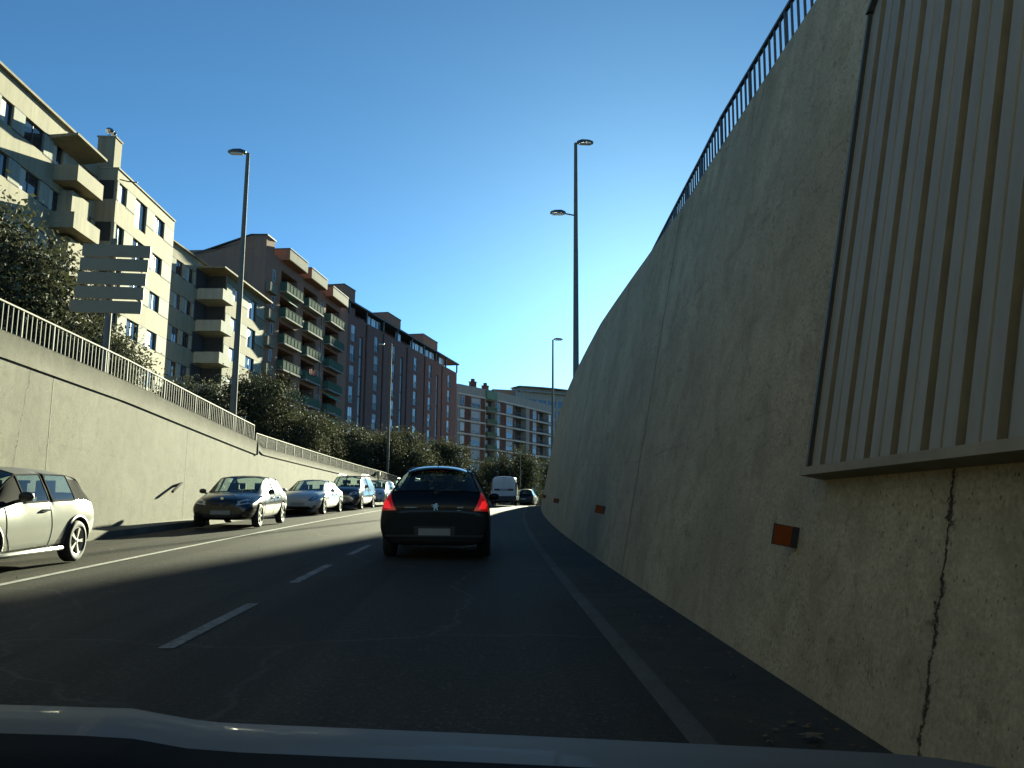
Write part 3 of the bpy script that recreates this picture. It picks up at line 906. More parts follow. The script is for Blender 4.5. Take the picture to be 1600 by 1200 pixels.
def building_b():
    r = broot('brown brick block with a windowless end wall and green fronted balconies', -23.3, 88.4, 8.5)
    mb = MB(); zt = 29.6; Lb = 28.6; sh = 2.9
    cols = [(4.2, 9.4), (11.2, 16.4), (19.2, 25.0)]
    holes = []
    for k in range(9):
        z = 25.0 - sh * k + .0
        for (a, b) in cols: holes.append((a + .2, b - .2, z + .1, z + 2.45, 1.5))
    skin(mb, 0, Lb, 2.8, zt - 1.0, holes, 0, .2)
    body(mb, 0, Lb, 0, 14, 2.8, zt - 1.0)
    # end wall rising to a mono-pitch gable
    mb.prism([(0, 28.601), (0, 30.0), (1.7, 30.05), (7.5, 28.0), (14, 26.2), (14, 25.9), (7.5, 27.5), (6.0, 28.601)], lambda p: (-.02, p[0], p[1]), lambda p: (2.2, p[0], p[1]))
    mb.build('wall', [M['brown']], r)
    m2 = MB(); m2.prism([(-.12, 30.0), (1.7, 30.06), (14, 26.2), (14, 26.32), (1.75, 30.2), (-.12, 30.14)], lambda p: (-.12, p[0], p[1]), lambda p: (2.3, p[0], p[1])); m2.build('roof_edge', M['roofdark'], r)
    rg = random.Random(4)
    for k in range(9):
        z = 25.0 - sh * k
        for ci, (a, b) in enumerate(cols):
            if k < 8 or ci != 1:
                green_balcony(r, a, b, z - .06)
            m3 = MB(); m3.box(a + .25, b - .25, 1.42, 1.47, z + .12, z + 2.43); m3.build('loggia_back', M['void'], r)  # dark back sheet carries the loggia's shade
            window(r, a + .6 + rg.random() * 1.5, z + .15, 1.5, 2.1, 1.33, 'winwhite', rg.choice(['paneA', 'paneB', 'paneC']), 1)
        window(r, 2.0, z + .6, .7, 1.3, -.03, 'winwhite', 'paneC' if k % 3 == 0 else 'paneA', 0)
        window(r, 17.4, z + .5, .9, 1.5, -.03, 'winwhite', rg.choice(['paneA', 'paneC']), 1)
    # top parapet boxes, lit
    for (a, b, z) in ((4.0, 9.6, 28.5), (11.0, 16.6, 28.35), (18.9, 25.2, 28.2)):
        m2 = MB(); m2.box(a, b, -1.0, 3.0, z, z + 1.25); p = m2.build('parapet_box', M['brown'], r)
        m3 = MB(); m3.box(a - .03, b + .03, -1.06, -1.0, z + .06, z + 1.28); m3.build('parapet_front', M['cream'], p)
        m3 = MB(); m3.box(a - .06, b + .06, -1.1, 3.0, z + 1.281, z + 1.34); m3.build('coping', M['roofdark'], p)
    for (a, b, z, f) in ((5, 7.5, 24.5, 0), (19.6, 24.6, 15.9, 1), (19.6, 24.6, 13.0, 1), (5, 9, 13.2, 0), (11.6, 16, 13.2, 0), (5, 6.6, 10.2, 1)):
        m2 = MB(); m2.prism([(-.2, z - .05), (-.85, z - .5), (-.85, z - .56), (-.2, z - .12)], lambda p: (a, p[0], p[1]), lambda p: (b, p[0], p[1])); m2.build('awning', M['awning'] if f or z > 20 else M['galv'], r)
    for (x, z) in ((10.2, 22.6), (10.2, 16.8), (17.6, 19.7), (3.2, 14.0)):
        m2 = MB(); m2.box(x, x + .8, -.36, -.01, z, z + .6); m2.build('air_conditioner', M['whitish'], r)
    # plain balconies at the near corner that catch the sun
    for k in range(5):
        z = 24.2 - sh * k
        balcony_box(r, .3, 2.3, -.55, 0, z - .2, z + .85, M['beige2'], .1, .12)
    m2 = MB(); m2.tube([(17.9, -.08, 4), (17.9, -.08, 27.5)], .07, 8); m2.build('downpipe', M['galv'], r, True)
    m2 = MB()
    for k in range(5): m2.box(12.0 + .55 * k, 12.4 + .55 * k, -.90, -.86, 17.1, 17.1 + .5 + .3 * rg.random())
    m2.build('hanging_cloth', M['red'], r)


def building_c():
    r = broot('long red-brown brick block with columns of tall windows and roof pergolas', -19.1, 116.6, 14.9)
    mb = MB(); Lc = 52.5; zt = 28.3; sh = 2.9
    cols = [1.2, 9.9, 17.0, 27.5, 35.2, 46.6]
    joints = [6.8, 13.4, 24.0, 33.0, 43.0]
    strips = [4.4, 21.0, 39.6]
    holes = []; rg = random.Random(9)
    for k in range(8):
        z = 25.2 - sh * k - .15
        for x in cols:
            holes.append((x, x + 1.7, z - .35, z + 2.0))
            window(r, x, z - .35, 1.7, 2.35, .1, 'winwhite', rg.choice(['paneA', 'paneA', 'paneB', 'paneC']), 1, rg.choice([0, 0, .35, 1]), 'blindgrey', True, rg.choice([None, .33]))
            m2 = MB()
            m2.bar((x - .05, -.1, z + .65), (x + 1.75, -.1, z + .65), .05, .05); m2.bar((x - .05, -.1, z - .3), (x + 1.75, -.1, z - .3), .04, .04)
            for q in range(10): m2.bar((x + .19 * q, -.1, z - .3), (x + .19 * q, -.1, z + .65), .02, .02)
            m2.build('window_grille', M['winframe'], r)
    for x in strips: holes.append((x, x + 1.2, 5, 25.9, .3))
    for x in joints: holes.append((x - .35, x + .35, 3, 28.0, .8))
    skin(mb, 0, Lc, 2.2, zt, holes, 0, .3)
    body(mb, 0, Lc, 0, 14, 2.2, zt)
    mb.box(0, 3, .25, 14, zt, zt + 1.2); mb.box(7, 50, 2.3, 13, zt + .001, zt + 1.6)
    mb.build('wall', [M['brown2']], r)
    for x in strips:
        for k in range(7):
            window(r, x + .02, 6 + 2.85 * k, 1.16, 2.7, .12, 'winframe', 'blindpane' if 'blindpane' in M else 'paneB', 0)
    # penthouse roof slab, posts and windows
    m2 = MB(); m2.box(-.2, Lc + .5, -.35, 13.2, zt + 1.62, zt + 1.85); m2.build('roof', M['roofdark'], r)
    m2 = MB()
    for x in (.3, 6.5, 13, 19, 26, 32, 39, 45, 52.2): m2.box(x, x + .2, -.15, .1, zt, zt + 1.6)
    m2.build('pergola_post', M['winframe'], r)
    for x in (9, 12, 15.5, 27, 30, 34, 37.5):
        window(r, x, zt + .35, 1.8, 1.1, 2.22, 'winwhite', rg.choice(['paneB', 'paneC']), 1)
    for (x, w, p_) in ((7.2, 1.6, 'paneC'), (9.2, 1.6, 'paneC'), (11.2, 1.4, 'paneB'), (19.4, 2.2, 'paneC'), (26.4, 1.8, 'paneC'), (28.6, 1.8, 'paneC'), (31.0, 2.6, 'paneC'), (34.2, 1.6, 'paneB'), (36.4, 2.4, 'paneC'), (42, 2.6, 'paneC')):
        window(r, x, zt + .1, w, 1.2, .3, 'winwhite', p_, 1)
    # rooftop lift houses
    for (x0, x1, y0, y1, z) in ((2.8, 6.8, 2.0, 5.5, 33.2), (19.4, 25.4, 1.8, 6.2, 32.9), (37.0, 45.4, 1.8, 7.5, 33.0)):
        m2 = MB(); m2.box(x0, x1, y0, y1, zt + 1.86, z); b = m2.build('lift_house', M['brown'], r)
        m2 = MB(); m2.box(x0 - .08, x1 + .08, y0 - .08, y1 + .08, z, z + .12); m2.build('coping', M['roofdark'], b)
    for x in (14.5, 27.5, 37, 47, 50.5, 5.5):
        m2 = MB(); m2.tube([(x, 1.5, zt + 1.8), (x, 1.5, zt + 2.7)], .03, 6); m2.bar((x - .9, 1.5, zt + 2.7), (x + .7, 1.5, zt + 2.6), .05, .05)
        for q in range(4): m2.bar((x - .7 + .4 * q, 1.2, zt + 2.67), (x - .7 + .4 * q, 1.8, zt + 2.67), .03, .03)
        m2.build('aerial', M['winframe'], r)


def building_d():
    """striped white block closing the street"""
    r = broot('white block with dark red piers and white floor bands closing the end of the street', -5.9, 186, 36.5)
    mb = MB(); sh = 2.9; zt = 29.0; L1 = 14.2
    holes = []; rg = random.Random(21)
    def storeys(x, w, kind, y=0, zrow=None):
        for k in range(8):
            zf = zt - 2.1 - sh * (k + 1) + .0
            mb2.box(x - .14, x + w + .14, y - .012, y + .03, zf + .38, zf + 2.52)  # dark sheet round each window, painted shade of a recess
            if kind == 'blind':
                window(r, x, zf + .5, w, 1.9, y - .045, 'whitef', 'paneB' if rg.random() < .4 else 'paneA', 1, rg.choice([.4, .6, .8]), 'blindgrey')
            elif kind == 'white':
                window(r, x, zf + .6, w, 1.8, y - .045, 'winwhite', rg.choice(['paneA', 'paneC', 'paneC']), 1)
    M.setdefault('whitef', M['winwhite'])
    # first face, x 0..14 : windows, pier, blinds, pier, green balconies ; second face turns a little
    def face(x0, x1, y, mi=0): pass
    for (a, b) in ((10.4, 14.0),): 
        for k in range(8): holes.append((a, b, zt - 2.0 - sh * (k + 1) + .15, zt - 2.0 - sh * k - .35, 1.3))
    skin(mb, 0, L1, 1.9, zt, holes, 0, .2)
    for hq in holes: mb.box(hq[0] + .02, hq[1] - .02, 1.2, 1.26, hq[2] + .02, hq[3] - .02, 3)  # dark sheets put shade into the loggia backs
    for (a, b) in ((2.6, 4.6), (8.4, 10.0)):
        mb.box(a, b, -.06, .1, 1.9, zt - 1.9, 1)
    body(mb, 0, L1, 0, 13, 1.9, zt)
    for k in range(9):
        z = zt - 2.1 - sh * k
        mb.box(-.1, 10.2, -.18, .05, z - .17, z + .17, 4)
    mb.box(10.1, 14.15, -.55, .05, zt - 2.2, zt - .2, 2)
    mb.build('wall', [M['whitish'], M['redpier'], M['greenwall'], M['void'], M['bandwhite']], r)
    mb2 = MB(); storeys(.9, 1.5, 'white'); storeys(4.9, 3.1, 'blind'); mb2.build('reveal_shade', M['void'], r)
    for k in range(8):
        z = zt - 2.1 - sh * (k + 1)
        green_balcony(r, 10.3, 14.1, z - .05, -.6, 'greenp')
        window(r, 11.0, z + .15, 1.6, 2.0, 1.12, 'winwhite', rg.choice(['paneC', 'paneA']), 1)
    for (x, y) in ((9.6, 3.2), (16.2, 4.5)):
        m2 = MB(); m2.box(x, x + 1.3, y, y + 1.2, zt, zt + 1.9); m2.box(x - .1, x + 1.4, y - .1, y + 1.3, zt + 1.9, zt + 2.05); m2.box(x + .3, x + 1, y + .3, y + .9, zt + 2.05, zt + 2.7)
        m2.build('chimney', M['redpier'], r)
    # second wing
    r2 = thing('apartment_building', 'right wing of the striped white block, with wide loggias beside the far lamp post', 'apartment building', (2.65, 197.5, 0), R(90 - 30.5))
    mb = MB(); L2 = 29.5; holes = []
    lg = [(9.0, 15.0), (21.4, 27.2)]
    for (a, b) in lg:
        for k in range(8): holes.append((a, b, zt - 2.0 - sh * (k + 1) + .2, zt - 2.0 - sh * k - .3, 1.6))
    skin(mb, 0, L2, 1.9, zt, holes, 0, .2)
    for hq in holes: mb.box(hq[0] + .02, hq[1] - .02, 1.5, 1.56, hq[2] + .02, hq[3] - .02, 2)  # dark backs painted for the shade deep in the loggias
    for (a, b) in ((2.0, 4.6), (8.1, 8.95), (16.8, 18.4), (20.5, 21.35)): mb.box(a, b, -.06, .1, 1.9, zt - 2.0, 1)
    body(mb, 0, L2, 0, 13, 1.9, zt)
    for k in range(9):
        z = zt - 2.1 - sh * k; mb.box(-.1, L2, -.25, .05, z - .16, z + .16, 3)
    mb.build('wall', [M['whitish'], M['redpier'], M['void'], M['bandwhite']], r2)
    mb2 = MB()
    for k in range(8):
        zf = zt - 2.1 - sh * (k + 1)
        for (x, w) in ((.4, 1.2), (4.8, 3.1), (18.5, 1.9), (27.6, 1.2)): mb2.box(x - .14, x + w + .14, -.012, .03, zf + .33, zf + 2.57)  # dark surrounds imitate the shade of recessed windows
        window(r2, .4, zf + .5, 1.2, 1.9, -.045, 'winwhite', rg.choice(['paneC', 'paneA']), 0)
        for (x, w) in ((4.8, 3.1), (18.5, 1.9)): window(r2, x, zf + .45, w, 2.0, -.045, 'winwhite', 'paneB', 1, rg.choice([.4, .6, .85]), 'blindgrey')
        window(r2, 27.6, zf + .5, 1.2, 1.9, -.045, 'winwhite', rg.choice(['paneC', 'paneA']), 0)
        for (a, b) in lg:
            window(r2, a + .8 + rg.random() * 2, zf + .25, 1.8, 2.0, 1.42, 'winwhite', rg.choice(['paneA', 'paneB', 'paneC']), 1)
            m2 = MB()
            m2.bar((a, .05, zf + 1.15), (b, .05, zf + 1.15), .06, .06)
            for q in range(19): m2.bar((a + (b - a) * q / 18, .05, zf + .2), (a + (b - a) * q / 18, .05, zf + 1.15), .035, .035)
            m2.build('balcony_rail', M['winframe'], r2)
    mb2.build('reveal_shade', M['void'], r2)


def building_far():
    r = broot('distant grey block with a curved glass top floor above the striped white flats', 9.5, 262, 62)
    mb = MB(); zt = 38.2
    skin(mb, 0, 23, 3, zt, [(1 + 3.6 * k, 3.8 + 3.6 * k, zt - 4.3 - 3.1 * j, zt - 2.2 - 3.1 * j) for k in range(6) for j in range(5)], 0, .3)
    body(mb, 0, 23, 0, 14, 3, zt)
    mb.build('wall', [M['greywall']], r)
    for k in range(6):
        for j in range(5): window(r, 1 + 3.6 * k, zt - 4.3 - 3.1 * j, 2.8, 2.1, .12, 'winframe', 'paneB', 1)
    mb = MB(); n = 14
    P = [(1 + 21 * i / n, -.6 - 1.3 * math.sin(PI * i / n)) for i in range(n + 1)]
    for (z0, z1) in ((zt, zt + .35), (zt + 1.5, zt + 1.8)):
        i = mb.add([(x, y, z) for z in (z0, z1) for x, y in P] + [(x, 6, z) for z in (z0, z1) for x, y in P]); m = n + 1
        for k in range(n):
            mb.face([i + k, i + k + 1, i + m + k + 1, i + m + k]); mb.face([i + m + k, i + m + k + 1, i + 3 * m + k + 1, i + 3 * m + k]); mb.face([i + k, i + 2 * m + k, i + 2 * m + k + 1, i + k + 1])
    mb.box(2, 21, .6, 6, zt + .35, zt + 1.5)
    mb.build('roof', M['greywall'], r)
    r = broot('brick end block standing just left of the distant grey block', 2.5, 262, 78)
    mb = MB(); mb.box(0, 9.5, 0, 12, 3, 38.5); mb.build('wall', M['brown'], r)
    mb = MB(); mb.box(-.15, 9.6, -.15, 12.1, 38.5, 38.75); mb.build('coping', M['whitish'], r)
    r = broot('hazy distant block at the right end of the street, half hidden by the right wall', 29.5, 285, 65)
    mb = MB(); skin(mb, 0, 30, 3, 39, [(1 + 4 * k, 3.6 + 4 * k, 35.2 - 3.1 * j, 37.2 - 3.1 * j) for k in range(7) for j in range(6)], 0, .3); body(mb, 0, 30, 0, 14, 3, 39)
    for j in range(7): mb.box(-.1, 30.1, -.9, 0, 34.6 - 3.1 * j, 34.8 - 3.1 * j)
    mb.build('wall', M['greywall'], r)
    for k in range(7):
        for j in range(6): window(r, 1 + 4 * k, 35.2 - 3.1 * j, 2.6, 2.0, .12, 'winframe', 'paneA', 1)
    # unseen block, added behind the right wall to lay shade over the road
    r = broot('unseen tall block of flats added behind the high right wall to shade the road', 23.1, 125, 90)
    mb = MB(); skin(mb, 0, 60, 2, 35, [(2 + 4 * k, 3.8 + 4 * k, 5 + 3 * j, 6.6 + 3 * j) for k in range(14) for j in range(8)], 0, .3); body(mb, 0, 60, 0, 14, 2, 35)
    mb.build('wall', M['beige2'], r)


# ------------------------------------------------------------------ trees
def crown_mesh(name, lobes, n, leaf, mat, seed):
    rg = random.Random(seed)
    mb = MB()
    tot = sum(l[3] * l[4] * l[5] for l in lobes) ** 1
    wts = [l[3] * l[4] + l[4] * l[5] for l in lobes]; sw = sum(wts)
    for l, w in zip(lobes, wts):
        k = int(n * w / sw)
        nc = max(10, k // 16)
        for _ in range(nc):
            d = Vector((rg.gauss(0, 1), rg.gauss(0, 1), rg.gauss(0, 1))).normalized()
            rr = .45 + .6 * rg.random() ** .5 if rg.random() < .85 else 1.0 + .42 * rg.random() ** 2
            c = Vector((l[0] + d.x * l[3] * rr, l[1] + d.y * l[4] * rr, l[2] + d.z * l[5] * rr))
            if c.z < .15: continue
            cs = leaf * (1.2 + 1.6 * rg.random())
            for _ in range(16):
                p = c + Vector((rg.gauss(0, 1), rg.gauss(0, 1), rg.gauss(0, .8))) * cs
                nn = (Vector((rg.gauss(0, 1), rg.gauss(0, 1), rg.gauss(0, 1))) + d * .6 + Vector((0, 0, .5))).normalized()
                t = nn.orthogonal().normalized(); t.rotate(Matrix.Rotation(rg.random() * 6.28, 3, nn)); b = nn.cross(t)
                L = leaf * (.7 + .7 * rg.random()); W = L * .5
                i = mb.add([p - t * L * .5, p + b * W * .5 - t * .05 * L, p + t * L * .5 + nn * L * .12, p - b * W * .5 - t * .05 * L])
                mb.face([i, i + 1, i + 2, i + 3])
    return mb


def trees():
    specs = {}
    rg = random.Random(5)
    def make(kind, seed, r, hz, leaf, n, mat, bushy):
        q = random.Random(seed)
        lobes = [(0, 0, hz, r * .8, r * .8, r * .75)]
        for k in range(7):
            a = 2 * PI * k / 7 + q.random(); d = r * (.5 + .3 * q.random()); s = r * (.38 + .25 * q.random())
            lobes.append((math.cos(a) * d, math.sin(a) * d, hz + r * (q.random() - .45) * 1.0, s, s, s * .85))
        if bushy:
            for k in range(6):
                a = 2 * PI * k / 6 + q.random(); lobes.append((math.cos(a) * r * .5, math.sin(a) * r * .5, hz * .4, r * .45, r * .45, hz * .45))
        lobes.append((r * .2 * (q.random() - .5), 0, hz + r * .55, r * .5, r * .5, r * .45))
        cm = crown_mesh('crown', lobes, n, leaf, mat, seed)
        tb = MB(); h0 = hz - r * .3
        tb.tube([(0, 0, -.3), (.05, .03, h0 * .5), (.02, -.05, h0)], [r * .10, r * .075, r * .06], 8)
        for k in range(6):
            a = 2 * PI * k / 6 + q.random(); tb.tube([(.02, -.05, h0 * (.7 + .25 * q.random())), (math.cos(a) * r * .3, math.sin(a) * r * .3, hz), (math.cos(a) * r * .6, math.sin(a) * r * .6, hz + r * (.1 + .4 * q.random()))], [r * .045, r * .03, r * .012], 6)
        return cm, tb
    prot = {}
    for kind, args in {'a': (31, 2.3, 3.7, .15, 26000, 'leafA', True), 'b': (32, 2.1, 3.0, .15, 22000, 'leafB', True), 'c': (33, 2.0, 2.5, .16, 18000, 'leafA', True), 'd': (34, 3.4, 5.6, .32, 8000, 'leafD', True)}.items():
        cm, tb = make(kind, *args)
        root = thing('tree', 'x', 'tree'); tb.build('trunk', M['bark'], root, True); cm.build('crown', M[args[5]], root, False, False)
        prot[kind] = root
    used = set()
    def put(kind, x, y, z, s, rz, label, sz=None, group='grey-green trees behind the left wall'):
        root = prot[kind] if kind not in used else dupe(prot[kind]); used.add(kind)
        root.location = (x, y, z); root.scale = (s, s, sz or s); root.rotation_euler = (0, 0, rz)
        root['label'] = label; root['category'] = 'tree'; root['group'] = group
    g = lambda s: left_top(s) - .3
    put('a', -17.7, 30.0, g(30), 1.38, .4, 'large grey-green tree cut by the left edge, below the cream flats', 1.36)
    put('b', -16.2, 33.6, g(33), 1.12, 1.2, 'bushy tree behind the five-board road sign', 1.12)
    put('c', -14.2, 31.6, g(31), .85, 2.2, 'low bushy tree right of the road sign post', .95)
    put('c', -13.6, 40.2, g(40), .85, .3, 'small rounded tree just left of the tall left lamp post', .88)
    put('b', -12.9, 46.2, g(46), 1.0, 3.0, 'grey-green tree just right of the tall left lamp post, its top against the cream flats', 1.02)
    put('c', -11.2, 50.0, g(50), .95, 4.0, 'low tree between the lamp post tree and the green balconies', .85)
    put('b', -10.7, 55.0, g(55), .85, .8, 'low tree below the green balconies', .80)
    put('c', -9.9, 62, g(62), 1.05, 1.7, 'dark shrubby tree just left of the thin lamp post', .98)
    put('b', -8.3, 66, g(66), .8, 2.7, 'dark shrubby tree behind the foot of the thin lamp post', .82)
    put('c', -7.0, 72, g(72), 1.22, 5.1, 'tree with sunlit leaves above the windscreen of the black hatchback', 1.2)
    put('b', -4.4, 88, g(88), 1.25, 4.4, 'rounded tree at the right end of the left row, over the black hatchback roof', 1.2)
    put('b', -12.2, 76, g(76), 1.2, .1, 'dark tree set back behind the thin lamp post, before the brown flats', 1.1)
    put('c', -9.5, 92, g(92), 1.3, 2.0, 'dark tree set back behind the black hatchback, before the brown flats', 1.2)
    f = 'shaded trees before the striped white flats'
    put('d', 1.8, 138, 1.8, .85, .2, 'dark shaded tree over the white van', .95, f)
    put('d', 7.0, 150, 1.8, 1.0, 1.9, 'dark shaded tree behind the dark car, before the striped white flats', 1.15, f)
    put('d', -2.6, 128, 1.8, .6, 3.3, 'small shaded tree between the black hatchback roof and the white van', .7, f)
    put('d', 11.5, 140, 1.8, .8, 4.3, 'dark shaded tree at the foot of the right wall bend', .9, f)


# ------------------------------------------------------------------ cars
def evaluated(o):
    dg = bpy.context.evaluated_depsgraph_get(); dg.update()
    me = bpy.data.meshes.new_from_object(o.evaluated_get(dg)); return me


def patch(bvh, pts, d, off=.006, rings=3, skirt=.02):
    """thin shell following the body: pts (a, z) seen along horizontal direction d"""
    d = Vector(d).normalized(); e = Vector((-d.y, d.x, 0)) * -1
    e = Vector((d.y, -d.x, 0))
    n = len(pts); cx = sum(p[0] for p in pts) / n; cz = sum(p[1] for p in pts) / n
    def hit(a, z):
        o = e * a + Vector((0, 0, z)) - d * 6
        h = bvh.ray_cast(o, d)
        return h[0]
    # densify outline
    P = []
    for i in range(n):
        a, b = pts[i], pts[(i + 1) % n]; m = max(1, int(math.hypot(a[0] - b[0], a[1] - b[1]) / .06))
        for k in range(m): P.append((a[0] + (b[0] - a[0]) * k / m, a[1] + (b[1] - a[1]) * k / m))
    mb = MB(); last = None; idx = []
    n = len(P)
    for r in range(rings):
        f = 1 - r / rings; row = []
        for p in P:
            h = hit(cx + (p[0] - cx) * f, cz + (p[1] - cz) * f)
            if h is None: return None
            row.append(h - d * off)
        idx.append(mb.add(row))
    h = hit(cx, cz)
    if h is None: return None
    c = mb.add([h - d * off])
    sk = mb.add([Vector(v) + d * (off + skirt) for v in mb.v[idx[0]:idx[0] + n]])
    for a, b in zip(idx, idx[1:]):
        for k in range(n): mb.face([a + k, a + (k + 1) % n, b + (k + 1) % n, b + k])
    for k in range(n):
        mb.face([idx[-1] + k, idx[-1] + (k + 1) % n, c]); mb.face([idx[0] + k, idx[0] + (k + 1) % n, sk + (k + 1) % n, sk + k])
    return mb


def wheel_mesh(r, w, spokes, style=0):
    t = MB()
    t.lathe([(r * .66, -w / 2 + .02), (r * .80, -w / 2), (r * .94, -w / 2 + .012), (r, -w / 2 + .04), (r, w / 2 - .04), (r * .94, w / 2 - .012), (r * .80, w / 2), (r * .66, w / 2 - .02)], 36, 'x', 0, True)
    m = MB()
    R0 = r * .67
    m.lathe([(R0, w / 2 - .015), (R0, -w / 2 + .03), (R0 * .93, -w / 2 + .03), (R0 * .93, w / 2 - .02)], 36, 'x', 0, True)
    m.lathe([(0, w / 2 - .09), (R0 * .92, w / 2 - .10)], 24, 'x', 1)
    m.lathe([(R0 * .22, w / 2 - .09), (R0 * .2, w / 2 - .02), (0, w / 2 - .012)], 16, 'x', 0)
    for k in range(spokes):
        a = 2 * PI * k / spokes
        for da in ((-.09, .09) if style else (0,)):
            b = a + da
            p0 = (w / 2 - .035, math.cos(a) * R0 * .15, math.sin(a) * R0 * .15); p1 = (w / 2 - .03, math.cos(b) * R0 * .96, math.sin(b) * R0 * .96)
            m.bar(p0, p1, r * (.07 if style else .11), .03, 0, (1, 0, 0))
    return t, m


def spec_win(spec, y):      # which side window an edge belongs to: behind or ahead of the middle post
    return 1 if y > spec.get('bp', -.28) else 0


def car(spec, label, cat, pos, face, group=None):
    """lofted body with real arches, split into body, doors and glass"""
    S = spec['st']; n = len(S)
    mb = MB(); rings = []
    for (y, zb, wb, wm, zm, wt, zt, wr, zr, zc) in S:
        half = [(0, zb), (wb * .9, zb), (wb, zb + .10), (wm, zm), (wt, zt), (wr, zr), (wr * .58, zr + (zc - zr) * .78), (0, zc)]
        full = half + [(-x, z) for x, z in half[-2:0:-1]]
        rings.append(mb.add([(x, y, z) for x, z in full]))
    N_ = 14
    def mat_of(j, s):      # interval j between stations j and j+1, strip s (0..6, mirrored)
        t = spec['iv'][j]
        if s in (5, 6):
            return 1 if t == 'screen' else 2 if t == 'rear' else (8 if spec.get('roof') and t in ('win', 'wind', 'post', 'roof', 'bpost') else 0)
        if s == 4:
            return 3 if t in ('win', 'wind') else 4 if t in ('bpost',) or (spec.get('blackpillar') and t in ('rear', 'post', 'screen')) else (8 if spec.get('roof') and t in ('post',) else 0)
        if s in (2, 3): return 5 if t == 'wind' or (t == 'screen' and False) else 0
        if s == 0: return 4
        if s == 1: return spec.get('sill', 0)
        return 0
    for j, (a, b) in enumerate(zip(rings, rings[1:])):
        for k in range(N_):
            s = k if k < 7 else 13 - k
            mb.face([a + k, a + (k + 1) % N_, b + (k + 1) % N_, b + k], mat_of(j, s))
    mb.face([rings[0] + k for k in range(N_)], 0); mb.face([rings[-1] + k for k in range(N_)], 0)
    mats = [spec['paint'], spec['glass'], spec['rglass'], spec['glass'], M['trimblack'], spec['paint'], M['trimblack'], M['trimblack'], spec.get('roof') or spec['paint']]
    b = mb.build('body', mats)
    me = b.data
    bm = bmesh.new(); bm.from_mesh(me)
    cl = bm.edges.layers.float.new('crease_edge')
    for e in bm.edges:
        m2 = {f.material_index for f in e.link_faces}
        if len(m2) > 1 and (m2 & {1, 2, 3}): e[cl] = .85
        elif any(len(f.verts) > 4 for f in e.link_faces): e[cl] = spec.get('endcrease', .35)
    vc = bm.verts.layers.float.new('crease_vert')
    for v in bm.verts:
        for gm_ in (1, 2, 3):
            k = sum(1 for f in v.link_faces if f.material_index == gm_)
            if k == 1 and len(v.link_faces) == 4: v[vc] = .8
    bm.to_mesh(me); bm.free()
    md = b.modifiers.new('s', 'SUBSURF'); md.levels = 3; md.render_levels = 3
    # arches
    cut = MB(); r = spec['wr']; W = spec['w']
    for y in spec['axles']:
        for sgn in (-1, 1):
            i0 = len(cut.v); cut.lathe([(r + .055, W * .28), (r + .055, W * .8)], 28, 'x')
            cut.v[i0:] = [(sgn * x, yy + y, zz + r) for x, yy, zz in cut.v[i0:]]
    cm = cut.build('cutter', [M['blackplastic']] * 8)
    cm.data.polygons.foreach_set('material_index', [7] * len(cm.data.polygons))
    bo = b.modifiers.new('b', 'BOOLEAN'); bo.operation = 'DIFFERENCE'; bo.object = cm; bo.solver = 'EXACT'
    me2 = evaluated(b)
    bpy.data.objects.remove(cm); bpy.data.objects.remove(b)
    root = thing(spec['name'], label, cat, (0, 0, 0), 0, group)
    # orientation on the sloping road: heading face (unit xy), y axis forward
    x, y = pos
    f = Vector((face[0], face[1], 0)).normalized()
    z0 = (road_z(y)); eps = 1.3
    dz = (road_z(y + f.y * eps) - road_z(y - f.y * eps)) / (2 * eps)
    f = Vector((f.x, f.y, dz)).normalized(); rt = f.cross(Vector((0, 0, 1))).normalized(); up = rt.cross(f)
    mt = Matrix((rt, f, up)).transposed().to_4x4(); mt.translation = (x, y, z0 + .03); root.matrix_world = mt
    bm = bmesh.new(); bm.from_mesh(me2); bvh = BVHTree.FromBMesh(bm); bm.free()
    # split by material
    groups = {'body': {0, 4, 7}, 'windscreen': {1}, 'rear_window': {2}, 'side_window': {3}, 'door': {5}, 'roof': {8}}
    bodyo = None
    for nm, idx in groups.items():
        for sgn in ((-1, 1) if nm in ('door', 'side_window') else (0,)):
            bm = bmesh.new(); bm.from_mesh(me2)
            bmesh.ops.delete(bm, geom=[f for f in bm.faces if f.material_index not in idx or (sgn and f.calc_center_median().x * sgn < 0)], context='FACES')
            if len(bm.faces):
                m3 = bpy.data.meshes.new(nm); bm.to_mesh(m3)
                for mm in mats: m3.materials.append(mm)
                m3.polygons.foreach_set('use_smooth', [True] * len(m3.polygons)); m3.set_sharp_from_angle(angle=R(38))
                o = bpy.data.objects.new(nm, m3); col.objects.link(o); o.parent = root
                if nm == 'door' and spec.get('handle'):
                    for (hy, hz) in spec['handle']:
                        h = bvh.ray_cast(Vector((sgn * 3, hy, hz)), Vector((-sgn, 0, 0)))[0]
                        if h:
                            hb = MB(); hb.tube([(h.x - sgn * .01, hy - .1, hz), (h.x + sgn * .028, hy - .07, hz), (h.x + sgn * .028, hy + .07, hz), (h.x - sgn * .01, hy + .1, hz)], .015, 6)
                            hb.build('handle', spec.get('handlemat') or spec['paint'], o, True)
                if nm == 'body': bodyo = o
            bm.free()
    # door gaps, drawn as thin gaskets lying in the body surface
    gms = {-1: MB(), 1: MB()}
